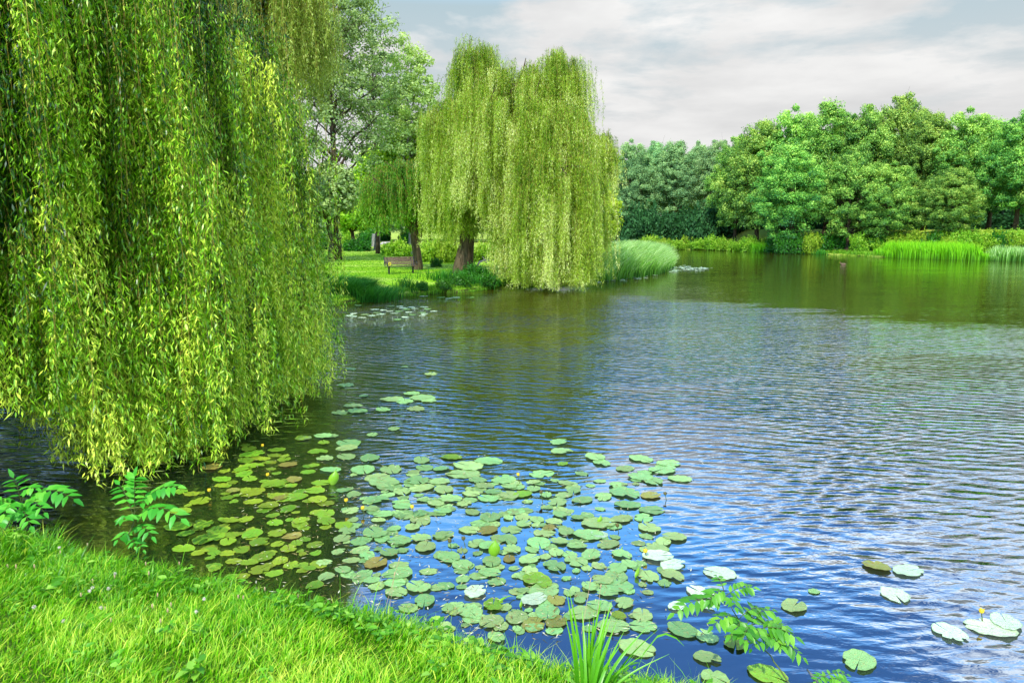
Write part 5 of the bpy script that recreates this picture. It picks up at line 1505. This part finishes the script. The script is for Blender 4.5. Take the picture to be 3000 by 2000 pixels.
for k, (x, y, ty) in enumerate(hds):
    px, py = x / 1.96, 1200 + y / 1.96
    g = terrain_hit(px, py + 34)
    top = atY(px, py, g[1])
    hgt = max(top[2] - g[2], 0.06)
    nm = 'plantain_flower' if ty == 's' else 'clover_flower'
    root = empty(nm, g, None, 'flower', 'seed heads in the near grass' if ty == 's' else 'whitish flower heads in the near grass')
    zone = 'close to the bank edge' if py < 1700 else ('in the middle of the grass' if py < 1790 else 'low in the foreground grass')
    sidew = 'at the far left' if px < 180 else ('left of centre' if px < 400 else ('toward the middle' if px < 620 else 'nearest the iris side'))
    root['label'] = ('brown plantain seed head ' if ty == 's' else 'small whitish clover head ') + zone + ' ' + sidew
    mb = MB(); tt = np.linspace(0, 1, 7)
    bend = r5.normal() * 0.03
    pts = np.stack([bend * tt ** 2, 0 * tt, hgt * tt], 1)
    mb.tube(pts, 0.0016, 5, False)
    link('stalk', mb.mesh('stalk', M_stalk, True), root)
    mb = MB()
    if ty == 's':
        tt = np.linspace(0, 1, 8); hl = 0.035
        mb.tube(np.stack([bend + 0 * tt, 0 * tt, hgt - 0.004 + hl * tt], 1), 0.0058 * np.sin(np.clip(tt * .9 + .08, 0, 1) * pi) ** .5 + 0.0006, 8)
    else:
        m_ = 60; dd_ = unit(r5.normal(size=(m_, 3))); 
        v, f = quads_leaf(np.array([[bend, 0, hgt]]) + dd_ * 0.004, dd_, unit(r5.normal(size=(m_, 3))), 0.012, 0.006)
        mb.add(v, f)
        tt = np.linspace(0, 1, 6)
        mb.tube(np.stack([bend + 0 * tt, 0 * tt, hgt - 0.007 + 0.014 * tt], 1), 0.008 * np.sin(np.clip(tt * .9 + .05, 0, 1) * pi) ** .6 + 0.0006, 8)
    link('flower_head', mb.mesh('flower_head', M_head if ty == 's' else M_white, True), root)
# long stalks by the iris
for k, (x0, y0, x1, y1) in enumerate([(440, 1110, 525, 870), (470, 1100, 500, 950), (1575, 1230, 1625, 990), (1655, 1190, 1685, 1020)]):
    b_ = terrain_hit(900 + x0 / 1.96, min(1200 + y0 / 1.96 + 30, 1999))
    tpt = PX(900 + x1 / 1.96, 1200 + y1 / 1.96, b_[1] + 0.1) - b_
    root = empty('grass_stalk', b_, ['tall thin reddish seed stalk in front of the pads, left one of a pair', 'tall thin reddish seed stalk in front of the pads, right one of a pair', 'thin seed stalk left of the iris leaves', 'thin seed stalk among the iris leaves'][k], 'grass stalk', 'tall seed stalks on the near bank')
    mb = MB(); tt = np.linspace(0, 1, 8)[:, None]
    mb.tube(tpt * tt, 0.0018, 5, False); link('stalk', mb.mesh('stalk', M_head, True), root)
    mb = MB(); mb.tube(tpt * (1 + 0.10 * tt), 0.0045 * np.sin(np.clip(tt[:, 0] * .9 + .08, 0, 1) * pi) ** .5 + .0005, 7)
    link('flower_head', mb.mesh('flower_head', M_head, True), root)

# ------------------------------------------------------------------ bench
M_wood = bark('bench_wood', (0.09, 0.05, 0.04), (0.24, 0.15, 0.12), 10, 1.0, 0.2)
M_iron = plain('bench_iron', (0.02, 0.022, 0.028), 0.45, 0.4)
M_ylw = plain('yellow_disc', (0.8, 0.6, 0.03), 0.5, 0.3, (0.6, 0.5, 0.03), 40)
lL = at(1140, 804, 0.55); lR = at(1203, 802, 0.55)
Wb = 1.75
rzb = R(27)
bc = (at(1173, 803, 0.58))
bc[2] = hz(bc[0], bc[1])
root = empty('park_bench', bc, 'dark wooden park bench with black iron ends on the sunlit lawn', 'bench', None, rzb)
ux = Wb / 2
for sx in (-1, 1):      # iron end frames with armrests and legs
    x = sx * (ux - 0.16)
    mb = MB()
    mb.tube([(x, -0.42, 0.43), (x, -0.1, 0.40), (x, 0.08, 0.41), (x, 0.16, 0.60), (x, 0.23, 0.90)], [.028, .028, .030, .026, .022], 8)
    link('end_frame', mb.mesh('end_frame', M_iron, True), root)
    mb = MB(); mb.box((x, -0.13, 0.19), (0.085, 0.10, 0.44), None, 0.01); mb.box((x, -0.13, 0.005), (0.14, 0.2, 0.02), None, 0.004)
    link('leg', mb.mesh('leg', M_iron), root)
    xe = sx * (ux + 0.0)
    mb = MB()
    mb.tube([(xe, 0.16, 0.64), (xe, -0.05, 0.66), (xe, -0.30, 0.65), (xe, -0.41, 0.60), (xe, -0.42, 0.52), (xe, -0.36, 0.45), (xe, -0.20, 0.42)], .024, 8)
    link('armrest', mb.mesh('armrest', M_iron, True), root)
    mb = MB(); mb.tube([(xe, 0.02, 0.40), (xe, 0.10, 0.44), (xe, 0.17, 0.64), (xe, 0.24, 0.92)], [.026, .028, .026, .024], 8)
    link('side_rail', mb.mesh('side_rail', M_iron, True), root)
for k in range(5):
    mb = MB(); mb.box((0, -0.39 + k * 0.098, 0.445 - 0.008 * k + (0.0 if k else -0.01)), (Wb - 0.02, 0.08, 0.032), None, 0.008)
    link('seat_slat', mb.mesh('seat_slat', M_wood), root)
for k in range(6):
    zz_ = 0.52 + k * 0.075; mb = MB(); mb.box((0, 0.105 + (zz_ - 0.45) * 0.29, zz_), (Wb - 0.02, 0.028, 0.060), (R(-16), 0, 0), 0.008)
    link('back_slat', mb.mesh('back_slat', M_wood), root)
th = np.linspace(0, 2 * pi, 25)
mb = MB(); mb.tube(np.stack([-ux + 0.12 + 0.065 * np.cos(th), -0.44 + 0 * th, 0.57 + 0.075 * np.sin(th)], 1), 0.024, 8, False)
link('yellow_ring', mb.mesh('yellow_ring', M_ylw, True), root)

# fallen pale branch
mb = MB()
f0_ = at(1398, 782, 0.6); f1_ = at(1452, 773, 0.6); f0_[2] = hz(f0_[0], f0_[1]) + 0.06; f1_[2] = hz(f1_[0], f1_[1]) + 0.2
mb.tube(limb(f0_, f1_, 0.05, 8, 0.12) - f0_, np.linspace(0.07, 0.03, 8), 8)
mb.tube(limb((f0_ + f1_) / 2, (f0_ + f1_) / 2 + np.array([-.3, .1, .45]), 0.05, 5, .1) - f0_, np.linspace(0.04, 0.015, 5), 6)
tag(link('fallen_branch', mb.mesh('fallen_branch', M_barkg, True), None, f0_), 'pale bare fallen branch on the lawn right of the centre willow trunk', 'branch')
# grey trunk/post by the path
pp = at(1095, 722, 0.9); pp[2] = hz(pp[0], pp[1])
mb = MB(); tt = np.linspace(0, 1, 8)[:, None]
mb.tube(np.array([0, 0, -0.2]) * (1 - tt) + np.array([0.1, 0, 1.6]) * tt, np.array([.42, .34, .30, .29, .29, .28, .27, .24]), 14)
tag(link('tree_stump', mb.mesh('tree_stump', M_barkg, True), None, pp), 'tall grey tree stump beside the pale path', 'stump')

# ------------------------------------------------------------------ duck
dp_ = at(2470, 776)
M_duck = plain('duck_plumage', (0.09, 0.055, 0.03), 0.8, 0.1, (0.20, 0.14, 0.09), 14)
M_duckh = plain('duck_head', (0.10, 0.06, 0.04), 0.6, 0.3)
M_bill = plain('duck_bill', (0.6, 0.35, 0.05), 0.5, 0.3)
root = empty('duck', dp_, 'small brown duck swimming alone on the far water', 'duck', None, R(160))
mb = MB(); tt = np.linspace(0, 1, 14)
prof = np.interp(tt, [0, .08, .3, .6, .85, 1], [0.01, 0.055, 0.105, 0.115, 0.075, 0.02])
mb.tube(np.stack([-0.24 + 0.46 * tt, 0 * tt, 0.05 + 0.04 * np.abs(tt - 0.55) + 0.06 * np.clip(0.25 - tt, 0, 1)], 1), prof, 14)
tt = np.linspace(0, 1, 9)
neck = np.stack([0.15 + 0.09 * tt, 0 * tt, 0.09 + 0.15 * tt], 1)
mb.tube(neck, np.interp(tt, [0, .4, .65, .85, 1], [0.06, 0.035, 0.042, 0.045, 0.015]), 12)
link('body', mb.mesh('body', M_duck, True), root)
mb = MB(); mb.tube([(0.25, 0, 0.215), (0.29, 0, 0.205), (0.32, 0, 0.20)], [0.02, 0.014, 0.008], 8)
link('bill', mb.mesh('bill', M_bill, True), root)

print('LEAVES near', n_near, 'mid', n_mid, 'total polys', sum(len(m.polygons) for m in bpy.data.meshes))

# ------------------------------------------------------------------ render settings
scn.render.engine = 'CYCLES'
scn.cycles.max_bounces = 6
scn.cycles.diffuse_bounces = 3
scn.cycles.glossy_bounces = 3
scn.cycles.transmission_bounces = 4
scn.cycles.transparent_max_bounces = 4
scn.cycles.use_denoising = True
